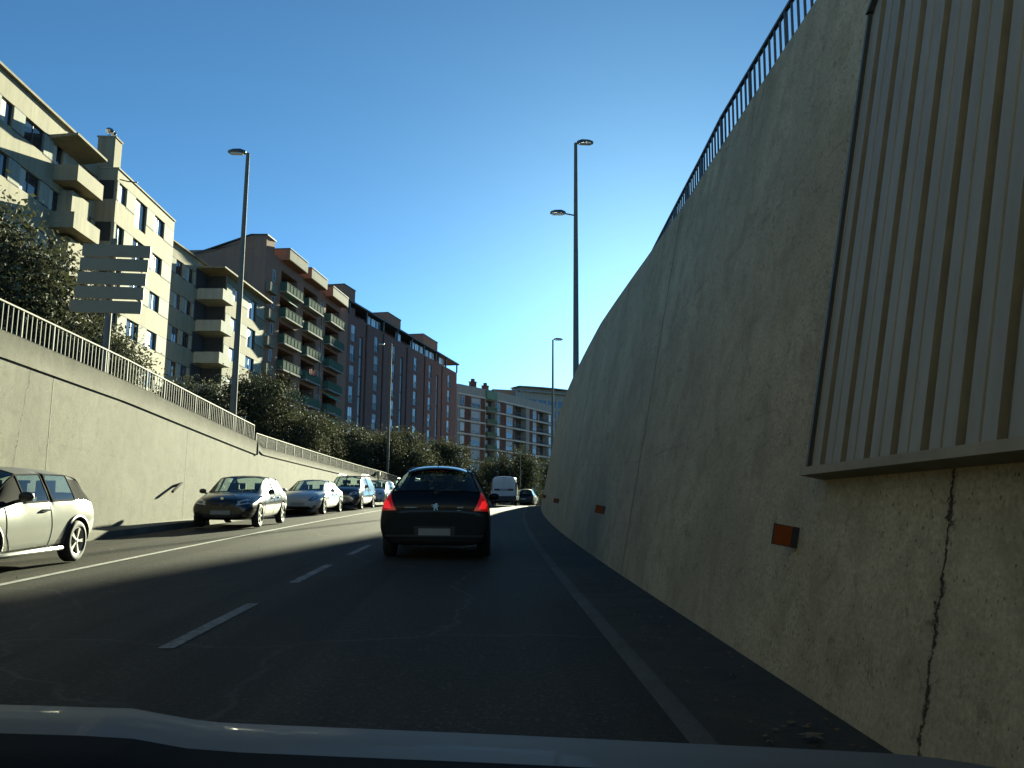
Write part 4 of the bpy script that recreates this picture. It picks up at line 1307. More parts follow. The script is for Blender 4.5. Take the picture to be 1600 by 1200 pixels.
    for poly in spec.get('seams', []):
        for sgn in (-1, 1):
            prev = None; gm = gms[sgn]
            for (a, b2) in zip(poly, poly[1:]):
                m = max(1, int(math.hypot(a[0] - b2[0], a[1] - b2[1]) / .05))
                for k in range(m + 1):
                    yy, zz = a[0] + (b2[0] - a[0]) * k / m, a[1] + (b2[1] - a[1]) * k / m
                    h = bvh.ray_cast(Vector((sgn * 3, yy, zz)), Vector((-sgn, 0, 0)))[0]
                    if h is None: prev = None; continue
                    p = h + Vector((sgn * .0015, 0, 0))
                    if prev is not None and (p - prev).length < .3 and (p - prev).length > .002: gm.bar(prev, p, .009, .006, 0, (1, 0, 0))
                    prev = p
    for gm in gms.values():
        if gm.f: gm.build('door_gap', M['trimblack'], root)
    for (nm, mat, pts, d, off) in spec.get('patches', []):
        for sg in ((1, -1) if d[0] != 0 or nm in ('headlamp', 'fog_lamp', 'tail_lamp') or nm.endswith('_pair') else (1,)):
            pp = [(a * (1 if d[0] == 0 else 1), z) for a, z in pts]
            dd = Vector(d)
            pm = patch(bvh, pp, dd, off)
            if pm is None: continue
            if sg < 0: pm.v = [(-v[0], v[1], v[2]) for v in pm.v]
            pm.build(nm.replace('_pair', ''), mat, root, True)
    # window frames along every edge where glass meets something else
    pbs = {}; pb2s = {}
    bm = bmesh.new(); bm.from_mesh(me2)
    for e in bm.edges:
        ms = {f.material_index for f in e.link_faces}
        g = ms & {1, 2, 3}
        if not g or len(ms) < 2: continue
        c0 = (e.verts[0].co + e.verts[1].co) / 2
        nn = sum((f.normal for f in e.link_faces), Vector()).normalized()
        d = (e.verts[1].co - e.verts[0].co) * .1
        sd = 0 if c0.x == 0 else math.copysign(1, c0.x)
        if len(g) > 1: tb = pb2s.setdefault(sd, MB())
        else:
            gi = min(g); gf = [f for f in e.link_faces if f.material_index == gi][0]
            tb = pbs.setdefault((gi, sd, spec_win(spec, c0.y)) if gi == 3 else (gi, 0, 0), MB())
        tb.bar(e.verts[0].co - d, e.verts[1].co + d, .055 if len(g) > 1 else .022, .03 if len(g) > 1 else .014, 0, nn)
    bm.free()
    for k in sorted(pbs): pbs[k].build('window_frame', M['trimblack'], root)
    for k in sorted(pb2s): pb2s[k].build('pillar', spec.get('pillar') or spec['paint'], root)
    # wheels
    t, m = wheel_mesh(r, spec.get('ww', .2), spec.get('spokes', 5), spec.get('style', 0))
    to = t.build('wheel', M['rubber'], None, True, angle=60); mo = m.build('rim', [M['alloy'], M['blackplastic']], to, True, angle=30)
    first = True
    for yy in spec['axles']:
        for sgn in (-1, 1):
            w = to if first else dupe(to)
            first = False
            w.parent = root; w.location = (sgn * (spec['track'] / 2), yy, r); w.rotation_euler = (0, 0, 0 if sgn > 0 else PI)
    # mirrors
    mr = spec.get('mirror')
    if mr:
        for sgn in (-1, 1):
            q = MB()
            q.lathe([(0, -.085), (.055, -.07), (.085, -.02), (.085, .03), (.06, .075), (0, .09)], 12, 'x')
            q.v = [(x * 1.15, yy * .75, zz * .8) for x, yy, zz in q.v]
            q.v = [(sgn * mr[0] + x, mr[1] + yy, mr[2] + zz) for x, yy, zz in q.v]
            q.tube([(sgn * (mr[0] - .2), mr[1] + .03, mr[2] - .09), (sgn * mr[0], mr[1], mr[2] - .03)], .025, 6)
            q.build('wing_mirror', spec.get('mirmat') or spec['paint'], root, True)
    # cabin
    c = spec['cab']   # (floor y0,y1, seat base z, seat half width, front seat y, rear seat y)
    q = MB()
    q.box(-c['w'], c['w'], c['y0'], c['y1'], .42, .46)
    def seat(x, y, w):
        q.prism([(0, .46), (.5, .5), (.5, .58), (.08, .62), (-.12, c['sh'] - .1), (-.2, c['sh'] - .1), (-.16, .5)], lambda p: (x - w, y + p[0], p[1]), lambda p: (x + w, y + p[0], p[1]))
        q.tube([(x, y - .17, c['sh'] - .12), (x, y - .18, c['sh'] - .02)], .015, 5)
        q.prism([(-.21, c['sh'] - .04), (-.13, c['sh'] - .05), (-.13, c['sh'] + .13), (-.2, c['sh'] + .14)], lambda p: (x - .13, y + p[0], p[1]), lambda p: (x + .13, y + p[0], p[1]))
    for x in (-.36, .36): seat(x, c['fy'], .24)
    if c.get('ry') is not None:
        for x in (-.38, .38): seat(x, c['ry'], .3)
    q.prism([(c['dy'], .5), (c['dy'] - .25, .55), (c['dy'] - .25, c['dz'] - .06), (c['dy'], c['dz'])], lambda p: (-c['w'], p[0], p[1]), lambda p: (c['w'], p[0], p[1]))
    q.build('interior', M['interior'], root)
    q = MB(); q.tube([(.36 * c.get('lhd', -1) + .19 * math.cos(a), c['dy'] - .36 - .06 * math.sin(a), c['dz'] - .06 + .17 * math.sin(a)) for a in [2 * PI * k / 16 for k in range(17)]], .014, 6); q.build('steering_wheel', M['blackplastic'], root, True)
    for fn in spec.get('extra', []): fn(root, bvh)
    return root


def plate(root, y, z, d, w=.26, h=.055):
    q = MB(); q.box(-w, w, min(y, y + d * .012), max(y, y + d * .012), z - h, z + h); q.build('number_plate', M['plate'], root)


def hatch_spec():
    st = [(-2.10, .28, .72, .82, .50, .78, .70, .62, .76, .79),
          (-2.09, .23, .82, .90, .50, .87, .80, .72, .88, .91),
          (-2.03, .24, .84, .915, .52, .875, .92, .73, 1.02, 1.04),
          (-1.95, .22, .85, .92, .55, .87, .98, .725, 1.09, 1.115),
          (-1.48, .2, .86, .92, .6, .86, 1.0, .56, 1.435, 1.53),
          (-1.25, .2, .86, .92, .6, .86, 1.0, .57, 1.45, 1.55),
          (-.27, .2, .86, .92, .6, .86, .985, .58, 1.47, 1.57),
          (-.15, .2, .86, .92, .6, .86, .98, .58, 1.47, 1.57),
          (.42, .2, .86, .92, .6, .86, .97, .60, 1.45, 1.51),
          (.8, .2, .86, .92, .6, .86, .96, .64, 1.24, 1.29),
          (1.3, .2, .86, .915, .6, .84, .94, .70, .98, 1.01),
          (1.75, .2, .85, .90, .58, .80, .86, .6, .90, .93),
          (2.02, .22, .78, .86, .55, .72, .74, .5, .77, .80),
          (2.13, .3, .62, .70, .5, .55, .58, .4, .60, .62)]
    iv = ['body', 'body', 'body', 'rear', 'roof', 'wind', 'bpost', 'wind', 'screen', 'screen', 'body', 'body', 'body']
    return dict(name='car', st=st, iv=iv, w=1.82, wr=.315, axles=(-1.32, 1.29), track=1.6, ww=.22, bp=-.21, paint=M['p_black'], glass=M['darkglass'], rglass=M['rearglass'], spokes=5,
                rail=[(1.3, .70, .99), (.8, .64, 1.26), (.42, .60, 1.468), (-.2, .62, 1.51), (-1.25, .61, 1.49), (-1.48, .60, 1.478), (-1.95, .725, 1.10)],
                handle=[(-.95, .86), (.05, .85)], seams=[[(-.2, .97), (-.2, .35)], [(.95, .9), (.95, .35), (-.95, .3), (-1.2, .6), (-1.25, .95)]], mirror=(.97, .75, 1.0),
                cab=dict(w=.66, y0=-1.3, y1=1.1, sh=1.14, fy=-.15, ry=-.95, dy=1.1, dz=.95))


def mini_spec():
    st = [(-1.84, .34, .60, .72, .55, .68, .74, .52, .82, .84),
          (-1.81, .28, .72, .80, .55, .75, .84, .58, .93, .95),
          (-1.76, .24, .78, .83, .56, .785, .92, .62, 1.00, 1.02),
          (-1.50, .2, .8, .84, .6, .79, .93, .59, 1.25, 1.35),
          (-1.13, .2, .8, .84, .6, .79, .93, .60, 1.305, 1.405),
          (-.42, .2, .8, .84, .6, .79, .925, .605, 1.315, 1.42),
          (-.35, .2, .8, .84, .6, .79, .925, .605, 1.315, 1.42),
          (.30, .2, .8, .84, .6, .79, .915, .60, 1.30, 1.40),
          (.56, .2, .8, .84, .6, .79, .91, .62, 1.2, 1.25),
          (.90, .2, .8, .84, .6, .79, .905, .65, .955, .985),
          (1.35, .2, .79, .83, .58, .77, .875, .58, .93, .955),
          (1.66, .22, .72, .78, .55, .70, .80, .50, .85, .875),
          (1.80, .28, .6, .70, .5, .6, .68, .42, .72, .74),
          (1.84, .32, .5, .62, .48, .52, .60, .38, .63, .65)]
    iv = ['body', 'body', 'rear', 'post', 'win', 'bpost', 'wind', 'screen', 'screen', 'body', 'body', 'body', 'body']
    dk = M['p_miniroof']
    def arch(root, bvh):
        for y in (-1.18, 1.24):
            for sg in (-1, 1):
                q = MB(); pts = []
                for k in range(17):
                    a = -.12 + (PI + .24) * k / 16
                    yy, zz = y + math.cos(a) * .385, .30 + math.sin(a) * .385
                    h = bvh.ray_cast(Vector((sg * 3, yy + (0.02 if math.cos(a) > 0 else -.02), zz + .012)), Vector((-sg, 0, 0)))[0]
                    if h and abs(h.x) > .5: pts.append((h.x + sg * .004, yy, zz))
                if len(pts) > 3: q.tube(pts, .028, 6); q.build('arch_trim', M['blackplastic'], root, True)
        for sg in (-1, 1):
            q = MB(); q.tube([(sg * .79, -.78, .235), (sg * .825, -.6, .24), (sg * .825, .75, .24), (sg * .79, .9, .235)], .035, 8)
            q.build('sill_trim', M['p_silver'], root, True)
        q = MB()
        for sg in (-1, 1):
            q.lathe([(.001, 0), (.03, .005), (.03, .015), (.001, .02)], 10, 'x')
        for sg in (-1, 1):
            q = MB(); q.box(sg * .813 - .013, sg * .813 + .013, 1.0, 1.10, .70, .735); q.build('side_repeater', M['orange'], root)
        q = MB(); q.tube([(.825, -.3, .84), (.838, -.24, .85), (.838, -.16, .85), (.825, -.1, .84)], .018, 6)
    return dict(name='car', st=st, iv=iv, w=1.68, wr=.31, axles=(-1.18, 1.24), track=1.5, paint=M['p_silver'], glass=M['carglass'], rglass=M['carglass'], roof=dk, pillar=M['trimblack'], blackpillar=True, bp=-.385, spokes=5, style=1,
                rail=[(.92, .63, .96), (.55, .60, 1.22), (.28, .58, 1.365), (-.4, .59, 1.395), (-1.2, .58, 1.362), (-1.36, .575, 1.315), (-1.7, .60, 1.03)],
                handle=[(-.2, .80)], handlemat=M['chrome'], seams=[[(-.36, .92), (-.40, .55), (-.38, .3), (.62, .29), (.78, .5), (.80, .86)]], mirror=(.90, .5, 1.0), mirmat=M['blackplastic'],
                cab=dict(w=.6, y0=-1.2, y1=.85, sh=1.08, fy=-.15, ry=-.85, dy=.85, dz=.92),
                patches=[('headlamp', M['lampclear'], [(.50 + .13 * math.cos(a), .68 + .11 * math.sin(a)) for a in [2 * PI * k / 12 for k in range(12)]], (0, -1, 0), .008)],
                extra=[arch], endcrease=.3)


def generic_spec(kind):
    """front-facing hatch and saloon bodies: small differences in height, length and roofline"""
    if kind == 'sport':      # five-door with a long bonnet
        L, W, H = 4.24, 1.75, 1.43; hood = .92; nose = .72; cab0 = 1.02; hd = .15; rr = -1.35; rb = -1.92
    elif kind == 'coupe':    # low sweeping roof
        L, W, H = 4.55, 1.82, 1.39; hood = .90; nose = .68; cab0 = 1.12; hd = .12; rr = -1.25; rb = -2.0
    elif kind == 'mpv':      # tall estate
        L, W, H = 4.5, 1.80, 1.63; hood = 1.05; nose = .80; cab0 = 1.35; hd = .5; rr = -1.85; rb = -2.1
    elif kind == 'suv':
        L, W, H = 4.4, 1.80, 1.62; hood = 1.05; nose = .85; cab0 = 1.2; hd = .4; rr = -1.75; rb = -2.0
    else:                    # plain hatch
        L, W, H = 4.1, 1.72, 1.47; hood = .95; nose = .72; cab0 = 1.15; hd = .3; rr = -1.5; rb = -1.85
    w = W / 2; l = L / 2; bt = hood - .03
    wr = .60 if kind != 'coupe' else .57
    st = [(-l, .36, w * .78, w * .88, .55, w * .82, .74, w * .6, .82, .84),
          (-l + .03, .3, w * .88, w * .95, .55, w * .90, .86, w * .7, .92, .94),
          (rb, .24, w * .92, w * .985, .56, w * .93, bt + .02, w * .74, bt + .09, bt + .11),
          (rr, .2, w * .94, w, .6, w * .94, bt + .03, wr, H - .09, H - .035),
          (rr + .22, .2, w * .94, w, .6, w * .94, bt + .02, wr + .01, H - .07, H - .015),
          (-.32, .2, w * .94, w, .6, w * .94, bt, wr + .02, H - .055, H + .005),
          (-.22, .2, w * .94, w, .6, w * .94, bt, wr + .02, H - .055, H + .005),
          (hd, .2, w * .94, w, .6, w * .94, bt - .01, wr + .01, H - .09, H - .03),
          ((hd + cab0) / 2 - .02, .2, w * .94, w, .6, w * .94, bt - .015, wr + .035, (H - .09 + hood + .02) / 2 + .03, (H - .03 + hood + .05) / 2 + .03),
          (cab0, .2, w * .94, w, .6, w * .93, bt - .02, w * .76, hood + .02, hood + .05),
          ((cab0 + l) / 2 + .05, .2, w * .93, w * .985, .58, w * .88, bt - .08, w * .62, hood - .04, hood - .005),
          (l - .12, .22, w * .86, w * .93, .54, w * .80, nose - .0, w * .52, nose + .06, nose + .09),
          (l - .02, .26, w * .74, w * .82, .5, w * .68, nose - .10, w * .46, nose - .03, nose - .01),
          (l, .3, w * .62, w * .7, .46, w * .55, nose - .18, w * .4, nose - .13, nose - .12)]
    iv = ['body', 'body', 'rear', 'post' if kind != 'coupe' else 'post', 'wind', 'bpost', 'wind', 'screen', 'screen', 'body', 'body', 'body', 'body']
    if kind in ('mpv', 'suv'): iv[3] = 'win'
    rail = [(cab0, w * .76, hood + .03), ((hd + cab0) / 2 - .02, wr + .035, (H - .09 + hood + .02) / 2 + .045), (hd, wr + .01, H - .072), (-.27, wr + .02, H - .04), (rr + .22, wr + .01, H - .055), (rr, wr, H - .075), (rb, w * .74, bt + .10)]
    fz = nose - .07
    return dict(name='car', st=st, iv=iv, w=W, wr=.32 if kind not in ('suv', 'mpv') else .33, axles=(-l + .78, l - .80), track=W - .2, glass=M['carglass'], rglass=M['carglass'], spokes=5, style=1,
                rail=rail, handle=[(-.75, bt - .1), (-.05, bt - .1)], mirror=(w + .09, hd + .48, hood + .05),
                seams=[[(-.27, bt), (-.27, .32)], [((hd + cab0) / 2 + .25, bt - .03), ((hd + cab0) / 2 + .2, .35), (-.9, .3), (rr + .1, .7), (rr + .2, bt)]],
                cab=dict(w=w * .72, y0=-1.3, y1=cab0 - .15, sh=H - .36, fy=-.2, ry=-1.0, dy=cab0 - .12, dz=hood - .01, lhd=-1)), l, w, nose, hood


def lion(root, y, z):
    """rampant lion emblem, small chrome relief"""
    pts = [(-.012, -.05), (.008, -.05), (.004, -.03), (.018, -.022), (.030, -.046), (.046, -.044), (.034, -.012), (.028, .006), (.046, .002), (.052, .012), (.032, .018), (.040, .034), (.030, .050), (.010, .052),
           (.004, .040), (-.010, .030), (-.030, .034), (-.050, .026), (-.046, .018), (-.026, .020), (-.022, .010), (-.044, .004), (-.040, -.004), (-.016, -.004), (-.020, -.026)]
    q = MB(); q.prism([(a * 1.15, b * 1.15) for a, b in pts], lambda p: (p[0], y, z + p[1]), lambda p: (p[0], y - .012, z + p[1])); q.build('badge', M['chrome'], root)


def cars():
    M['p_black'] = mat_paint('black_paint', (.003, .0033, .004), .0, .4, .12)
    M['p_black'].node_tree.nodes['Principled BSDF'].inputs['Specular IOR Level'].default_value = .22
    M['p_gloss'] = simple('glossy_black_paint', (.02, .024, .028), .12, 0, 1.0)
    M['p_silver'] = mat_paint('silver_paint', (.245, .25, .225), .0, .24, .5)
    M['p_silver'].node_tree.nodes['Principled BSDF'].inputs['Specular IOR Level'].default_value = .25
    M['p_miniroof'] = simple('dark_roof_paint', (.030, .033, .035), .6, spec=.3)
    M['p_grey'] = mat_paint('dark_grey_paint', (.010, .011, .013), .0, .2, .3)
    M['p_silver2'] = mat_paint('pale_silver_paint', (.44, .46, .47), .0, .22, .5)
    M['p_navy'] = mat_paint('navy_paint', (.012, .014, .02), .0, .2, .4)
    M['p_white'] = mat_paint('white_van_paint', (0.4743, 0.4819, 0.4896), 0, .35, .6)
    M['rearglass'] = mat_glass('rear_glass', (.42, .50, .50))
    # ---- black hatchback ahead
    sp = hatch_spec()
    def rear(root, bvh):
        plate(root, -2.142, .455, -1)
        q = MB(); q.box(-.33, .33, -2.128, -2.05, .38, .54); q.build('plate_recess', M['blackplastic'], root)
        lion(root, -2.112, .86)
        q = MB(); q.tube([(-.02, -1.1, 1.545), (-.02, -1.2, 1.66)], [.012, .006], 6); q.tube([(-.02, -1.05, 1.535), (-.02, -1.12, 1.56)], [.035, .02], 8); q.build('aerial', M['blackplastic'], root, True)
        q = MB()
        for sg in (-1, 1):
            q = MB(); P = []
            for yy, up in ((-1.42, -.01), (-1.36, .03), (-.6, .035), (.2, .03), (.3, -.01)):
                hh = bvh.ray_cast(Vector((sg * .50, yy, 3)), Vector((0, 0, -1)))[0]
                if hh: P.append((sg * .50, yy, hh.z + up))
            q.tube(P, .016, 6); q.build('roof_bar', M['blackplastic'], root, True)
        
        q = MB(); rows = []
        for yy, dz in ((-1.40, .004), (-1.50, .012), (-1.60, -.012), (-1.605, -.035), (-1.50, -.02)):
            row = []
            for k in range(-8, 9):
                xx = k * .062
                hh = bvh.ray_cast(Vector((xx, -1.44, 3)), Vector((0, 0, -1)))[0]
                row.append((xx, yy, (hh.z if hh else 1.5) + dz))
            rows.append(q.add(row))
        for a_, b_ in zip(rows, rows[1:]):
            for k in range(16): q.face([a_ + k, a_ + k + 1, b_ + k + 1, b_ + k])
        q.build('spoiler', M['p_gloss'], root, True)
        q = MB(); q.tube([(.0, -2.0, 1.105), (.13, -2.0, 1.13), (.42, -1.98, 1.125)], .011, 6); q.lathe([(.001, -.02), (.03, -.02), (.03, .02), (.001, .02)], 10, 'y'); q.v[-40:] = [(a, b - 2.0, c + 1.09) for a, b, c in q.v[-40:]]; q.build('rear_wiper', M['blackplastic'], root, True)
        q = MB(); q.box(-.50, -.34, -2.108, -2.08, .842, .853); q.box(-.33, -.30, -2.108, -2.08, .842, .853); q.build('model_badge', M['chrome'], root)
        q = MB(); q.box(.36, .46, -2.104, -2.08, .842, .862); q.box(.36, .43, -2.104, -2.08, .80, .808); q.build('trim_badge', M['alloy'], root)
        q = MB(); q.box(-.80, .80, -2.155, -2.09, .375, .40); q.build('bumper_strip', M['blackplastic'], root)
    d1 = Vector((-.45, 1, 0)).normalized(); e1 = Vector((d1.y, -d1.x, 0))
    def al(x, y): return e1.x * x + e1.y * y
    a0 = al(.80, -1.98)
    tl = [(a0 - .20, .80), (a0 + .055, .79), (a0 + .10, .90), (a0 + .045, 1.08), (a0 - .015, 1.10), (a0 - .09, .99)]
    core = [(a0 - .13, .83), (a0 - .01, .83), (a0 + .03, .90), (a0 - .0, .97), (a0 - .06, .95)]
    sp['patches'] = [('tail_lamp', M['brakered'], tl, d1, .012), ('tail_lamp_core_pair', M['brakehot'], core, d1, .017),
                     ('third_brake_lamp', M['tailred'], [(-.16, 1.435), (.16, 1.435), (.16, 1.45), (-.16, 1.45)], (0, 1, 0), .02)]
    sp['extra'] = [rear]
    car(sp, 'black hatchback with brake lights on, driving ahead in our lane', 'car', (-.77, 16.38), (0.01, 1))
    # ---- silver mini at the left edge
    sp = mini_spec()
    car(sp, 'small silver hatchback with dark roof cut by the left edge, facing us', 'car', (-7.02, 12.35), (0, -1), 'cars queued facing us along the left wall')
    # ---- queue
    def front(root, bvh, l, w, nose, hood, style):
        plate(root, l + .012, .42, 1)
        if style == 'sport':
            for sg in (-1, 1):
                pm = patch(bvh, [(sg * -.05, .60), (sg * -.26, .61), (sg * -.28, .66), (sg * -.24, .70), (sg * -.06, .70)][::1], (0, -1, 0), .01)
                if pm: pm.build('grille', M['blackplastic'], root, True)
            q = MB(); q.lathe([(.001, 0), (.04, 0), (.04, .012), (.001, .012)], 16, 'y'); q.v = [(a, b + l - .10, c + nose + .07) for a, b, c in q.v]; q.build('badge', M['chrome'], root, True)
    for (kind, label, cat, paint, pos, fc, extra) in (
            ('sport', 'dark grey hatchback at the head of the queue, facing us before the wall bracket', 'car', 'p_grey', (-7.0, 25.5), (0, -1), 'sport'),
            ('coupe', 'pale silver car with slanted headlamps, second in the queue behind the dark grey one', 'car', 'p_silver2', (-7.12, 36.2), (-.045, -1), 'coupe'),
            ('mpv', 'tall navy estate with roof bars, third in the queue', 'car', 'p_navy', (-6.62, 43.4), (-.06, -1), 'mpv'),
            ('hatch', 'silver grey hatchback behind the navy estate', 'car', 'p_silver2', (-6.15, 50.2), (-.072, -1), 'hatch'),
            ('mpv', 'last car of the queue, its windscreen just left of the black hatchback', 'car', 'p_navy', (-4.95, 56.2), (-.09, -1), 'mpv2'),
            ('suv', 'dark car far ahead between the white van and the right wall', 'car', 'p_black', (4.0, 80), (.19, 1), 'suv')):
        sp, l, w, nose, hood = generic_spec(kind)
        sp['paint'] = M[paint]
        fz = nose
        hl = [(w * .46, fz - .11), (w * .84, fz - .06), (w * .86, fz + .05), (w * .70, fz + .055), (w * .48, fz + .0)]
        if kind == 'coupe': hl = [(w * .42, fz - .12), (w * .62, fz - .15), (w * .86, fz - .02), (w * .84, fz + .07), (w * .66, fz + .045)]
        P = []
        dx = Vector((-.25, -1, 0)).normalized(); ex = Vector((dx.y, -dx.x, 0))
        # headlamps seen along the car's axis; a is measured along e
        hl2 = [(-a, z) for a, z in hl]
        P.append(('headlamp', M['lampclear'] if kind != 'coupe' else M['lampdark'], hl2, (0, -1, 0), .008))
        cxa = sum(a for a, z in hl2) / len(hl2); cza = sum(z for a, z in hl2) / len(hl2)
        P.append(('headlamp_reflector_pair', M['chrome'] if kind == 'coupe' else M['lampdark'], [(cxa + (a - cxa) * .5, cza + (z - cza) * .55) for a, z in hl2], (0, -1, 0), .012))
        P.append(('lower_grille', M['blackplastic'], [(-.45, .28), (.45, .28), (.5, .38), (-.5, .38)] if kind != 'coupe' else [(-.55, .26), (.55, .26), (.5, .33), (-.5, .33)], (0, -1, 0), .008))
        if kind in ('hatch', 'mpv', 'suv'): P.append(('grille', M['blackplastic'], [(-.34, fz - .10), (.34, fz - .10), (.38, fz - .02), (-.38, fz - .02)], (0, -1, 0), .008))
        P.append(('fog_lamp', M['lampdark'], [(-w * .78, .30), (-w * .66, .29), (-w * .66, .36), (-w * .78, .37)], (0, -1, 0), .01))
        P.append(('tail_lamp', M['tailred'], [(w * .55, .80), (w * .82, .80), (w * .84, .94), (w * .6, .94)], (0, 1, 0), .012))
        sp['patches'] = P
        ex_ = []
        ex_.append(lambda root, bvh, l=l, w=w, nose=nose, hood=hood, kind=kind: front(root, bvh, l, w, nose, hood, kind))
        if kind == 'suv': ex_.append(lambda root, bvh, l=l: plate(root, -l - .014, .7, -1))
        if kind == 'mpv':
            def rb(root, bvh):
                q = MB()
                for sg in (-1, 1): q.tube([(sg * .57, -1.6, 1.60), (sg * .58, -1.5, 1.665), (sg * .58, .1, 1.685), (sg * .575, .3, 1.63)], .02, 6)
                q.build('roof_bar', M['blackplastic'], root, True)
            ex_.append(rb)
        sp['extra'] = ex_
        car(sp, label, cat, pos, fc, 'cars queued facing us along the left wall' if kind != 'suv' else None)
    van()


def van():
    st = [(-2.0, .42, .66, .78, .7, .76, 1.2, .66, 1.70, 1.73),
          (-1.985, .34, .76, .83, .7, .80, 1.2, .70, 1.765, 1.80),
          (-1.90, .26, .80, .84, .7, .81, 1.2, .72, 1.775, 1.825),
          (-.6, .22, .80, .84, .7, .81, 1.15, .72, 1.78, 1.83),
          (-.1, .22, .80, .84, .7, .81, 1.1, .71, 1.77, 1.82),
          (.55, .22, .80, .84, .7, .81, 1.06, .68, 1.70, 1.75),
          (.85, .22, .80, .84, .7, .81, 1.05, .70, 1.42, 1.47),
          (1.3, .22, .80, .84, .65, .79, 1.02, .68, 1.07, 1.10),
          (1.75, .24, .76, .82, .6, .74, .88, .56, .93, .96),
          (1.96, .3, .66, .72, .55, .62, .7, .45, .74, .76), (2.0, .36, .55, .62, .5, .5, .6, .4, .63, .65)]
    iv = ['body', 'body', 'post', 'post', 'wind', 'screen', 'screen', 'body', 'body', 'body']
    def rear(root, bvh):
        y = -2.012
        q = MB(); q.box(-.60, .60, y - .012, y + .05, .93, 1.05); q.build('plate_trim', M['blackplastic'], root)
        q = MB(); q.box(-.26, .26, y - .022, y - .012, .94, 1.045); q.build('number_plate', M['plate'], root)
        q = MB(); q.box(-.80, .80, y - .10, y + .05, .36, .60); q.box(-.72, .72, y - .08, y + .05, .30, .36); q.build('bumper', M['blackplastic'], root)
        q = MB()
        for sg in (-1, 1): q.box(sg * .775 - .055, sg * .775 + .045, y - .01, y + .14, .95, 1.45)
        q.build('tail_lamp', M['tailred'], root)
        q = MB(); q.box(-.003, .003, y - .004, y + .03, .62, 1.72)
        q.box(-.71, -.70, y - .004, y + .05, .62, 1.7); q.box(.70, .71, y - .004, y + .05, .62, 1.7); q.build('door_gap', M['blackplastic'], root)
        q = MB(); q.box(-.12, .12, y + .0, y + .06, 1.735, 1.765); q.build('top_hinge', M['blackplastic'], root)
    sp = dict(name='van', st=st, iv=iv, w=1.68, wr=.31, axles=(-1.3, 1.3), track=1.46, paint=M['p_white'], glass=M['carglass'], rglass=M['carglass'], spokes=5, endcrease=.7,
              rail=[(1.3, .68, 1.08), (.85, .70, 1.45), (.55, .68, 1.72), (-.1, .71, 1.785)], handle=[], mirror=(.95, .85, 1.15), mirmat=M['blackplastic'],
              seams=[[(-.1, 1.1), (-.1, .3)]], cab=dict(w=.62, y0=-.5, y1=1.1, sh=1.3, fy=-.1, ry=None, dy=1.15, dz=1.05), extra=[rear])
    car(sp, 'white delivery van stopped ahead, seen from behind', 'van', (1.43, 56.0), (.08, 1))


def own_car():
    r = thing('car', 'silver grey bonnet and black dashboard edge of the car we sit in, along the bottom', 'car', (-.42, 0, 0))
    # bonnet: rows front to back; the visible crest falls to the right
    def crest(x):   # height of the visible edge at Y=1.2 by world x
        return lerp_tab(x, [(-1.0, .992), (-.66, .994), (-.46, .989), (-.36, .972), (-.26, .968), (.0, .958), (.35, .943), (.7, .927), (.95, .915)])
    mb = MB(); xs = [-1.34 + .04 * k for k in range(56)]; prev = None
    rows = [(.70, -.03), (.80, -.01), (.95, .0), (1.1, .003), (1.2, 0), (1.35, -.045), (1.6, -.16), (1.8, -.32), (1.86, -.5), (1.84, -.62)]
    for (y, dz) in rows:
        i = mb.add([(x + .42, y - .12 * (x + .42) ** 2 * (1 if y > 1.2 else 0), crest(x) + dz - (.10 * max(0, abs(x + .42) - .95) ** 2 * 4)) for x in xs]); n = len(xs)
        if prev is not None:
            for k in range(n - 1): mb.face([prev + k, prev + k + 1, i + k + 1, i + k])
        prev = i
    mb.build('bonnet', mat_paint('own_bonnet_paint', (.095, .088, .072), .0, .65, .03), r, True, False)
    mb = MB(); prev = None
    dash = lambda x: 1.25 - .7 * ((1.25 - crest((x + .0) * 1.2 / .7)) / 1.2 + .0165)
    for (y, dz) in ((.30, -.02), (.5, .0), (.62, .0), (.685, -.004), (.71, -.025), (.70, -.4), (.3, -.4)):
        i = mb.add([(x + .42, y, dash(x) + dz - (.7 - y) * .1) for x in xs]); n = len(xs)
        if prev is not None:
            for k in range(n - 1): mb.face([prev + k, prev + k + 1, i + k + 1, i + k])
        prev = i
    mb.build('dashboard', M['trimblack'], r, True, False)
    for sg in (-1, 1):
        t, m = wheel_mesh(.31, .2, 5, 1)
        w = t.build('wheel', M['rubber'], r, True, angle=60); m.build('rim', [M['alloy'], M['blackplastic']], w, True)
        w.location = (sg * .78 + .4, 1.2, .34)
    for sg in (-1, 1):
        mb = MB(); mb.box(sg * .93 - .03 + .42, sg * .93 + .03 + .42, .3, 1.7, .3, .68); mb.build('wing', mat_paint('own_wing_paint', (.30, .32, .33), .55, .36), r)


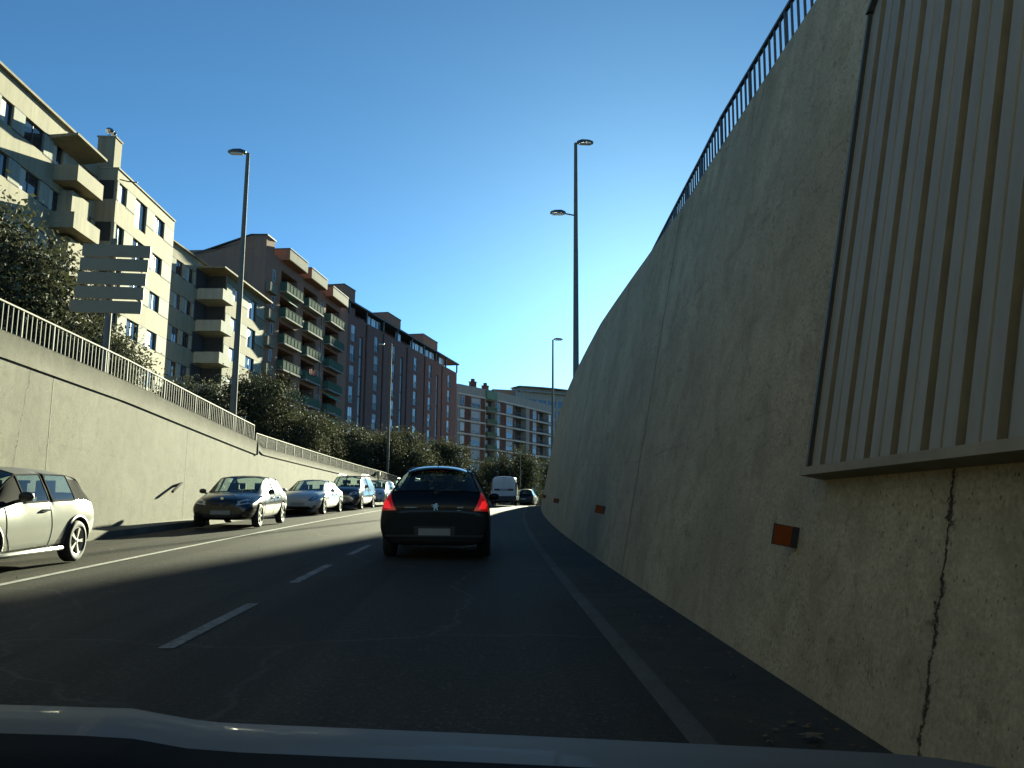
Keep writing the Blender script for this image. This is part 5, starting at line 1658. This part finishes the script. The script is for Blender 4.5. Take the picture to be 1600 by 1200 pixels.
def shade_bridge():
    r = thing('unseen_bridge', 'unseen concrete bridge deck added behind the camera to shade the near road', 'bridge', (0, -.5, 0))  # out of view, added to block sky light from behind
    mb = MB(); mb.box(-9.6, 3.6, -34, 0, 4.7, 6.3); mb.build('deck', M['copL'], r)
    mb = MB(); mb.box(-9.6, 3.6, -.3, 0, 6.301, 7.3); mb.build('parapet', M['copL'], r)


def litter():
    rg = random.Random(12)
    mb = MB()
    def leaf(x, y, z, s):
        a = rg.random() * 6.28; pts = []
        for k in range(10):
            t = a + 2 * PI * k / 10; rr = s * (1 if k % 2 == 0 else .45)
            pts.append((x + math.cos(t) * rr, y + math.sin(t) * rr, z + .004 + .012 * rg.random()))
        i = mb.add(pts); mb.face([i + k for k in range(10)])
    for k in range(230):
        s = 3.0 + 24 * rg.random() ** 1.5; u = 1.3 + .55 * rg.random()
        leaf(u + shift(s), s, road_z(s) + .022 + max(0, u - 1.5) * .076, .012 + .02 * rg.random())
    for k in range(70):
        s = 3 + 25 * rg.random(); u = -7.5 + 8.4 * rg.random(); leaf(u + shift(s), s, road_z(s) + .045, .01 + .014 * rg.random())
    o = mb.build('leaf_litter', M['deadleaf'], None, False, False); tag(o, 'dry leaves and scraps lying along the gutter and road', 'litter', None, 'stuff')
    mb = MB()
    leaf(1.62, 4.35, road_z(4.35) + .045, .075)
    o = mb.build('dry_leaf', M['deadleaf'], None, False, False); tag(o, 'single large dry plane leaf in the gutter at the foot of the right wall', 'leaf')
    # pale post by the kerb end
    r = thing('kerb_post', 'short sunlit pale post with a box on top beside the last queued car', 'post', (-6.9, 56.6, road_z(57)))
    mb = MB(); mb.tube([(0, 0, 0), (0, 0, 1.9)], .06, 8); mb.build('post', M['yellowpost'], r, True)
    mb = MB(); mb.box(-.14, .14, -.12, .12, 1.9, 2.12); mb.build('cap', M['yellowpost'], r)
    mb = MB(); mb.box(.06, .26, -.1, .1, 1.0, 1.45); mb.build('box', M['yellowpost'], r)


camera()
light()
setting()
walls()
rails()
corrugated()
reflectors()
lamps()
building_a()
building_a2()
building_b()
building_c()
building_d()
building_far()
trees()
cars()
own_car()
shade_bridge()
litter()
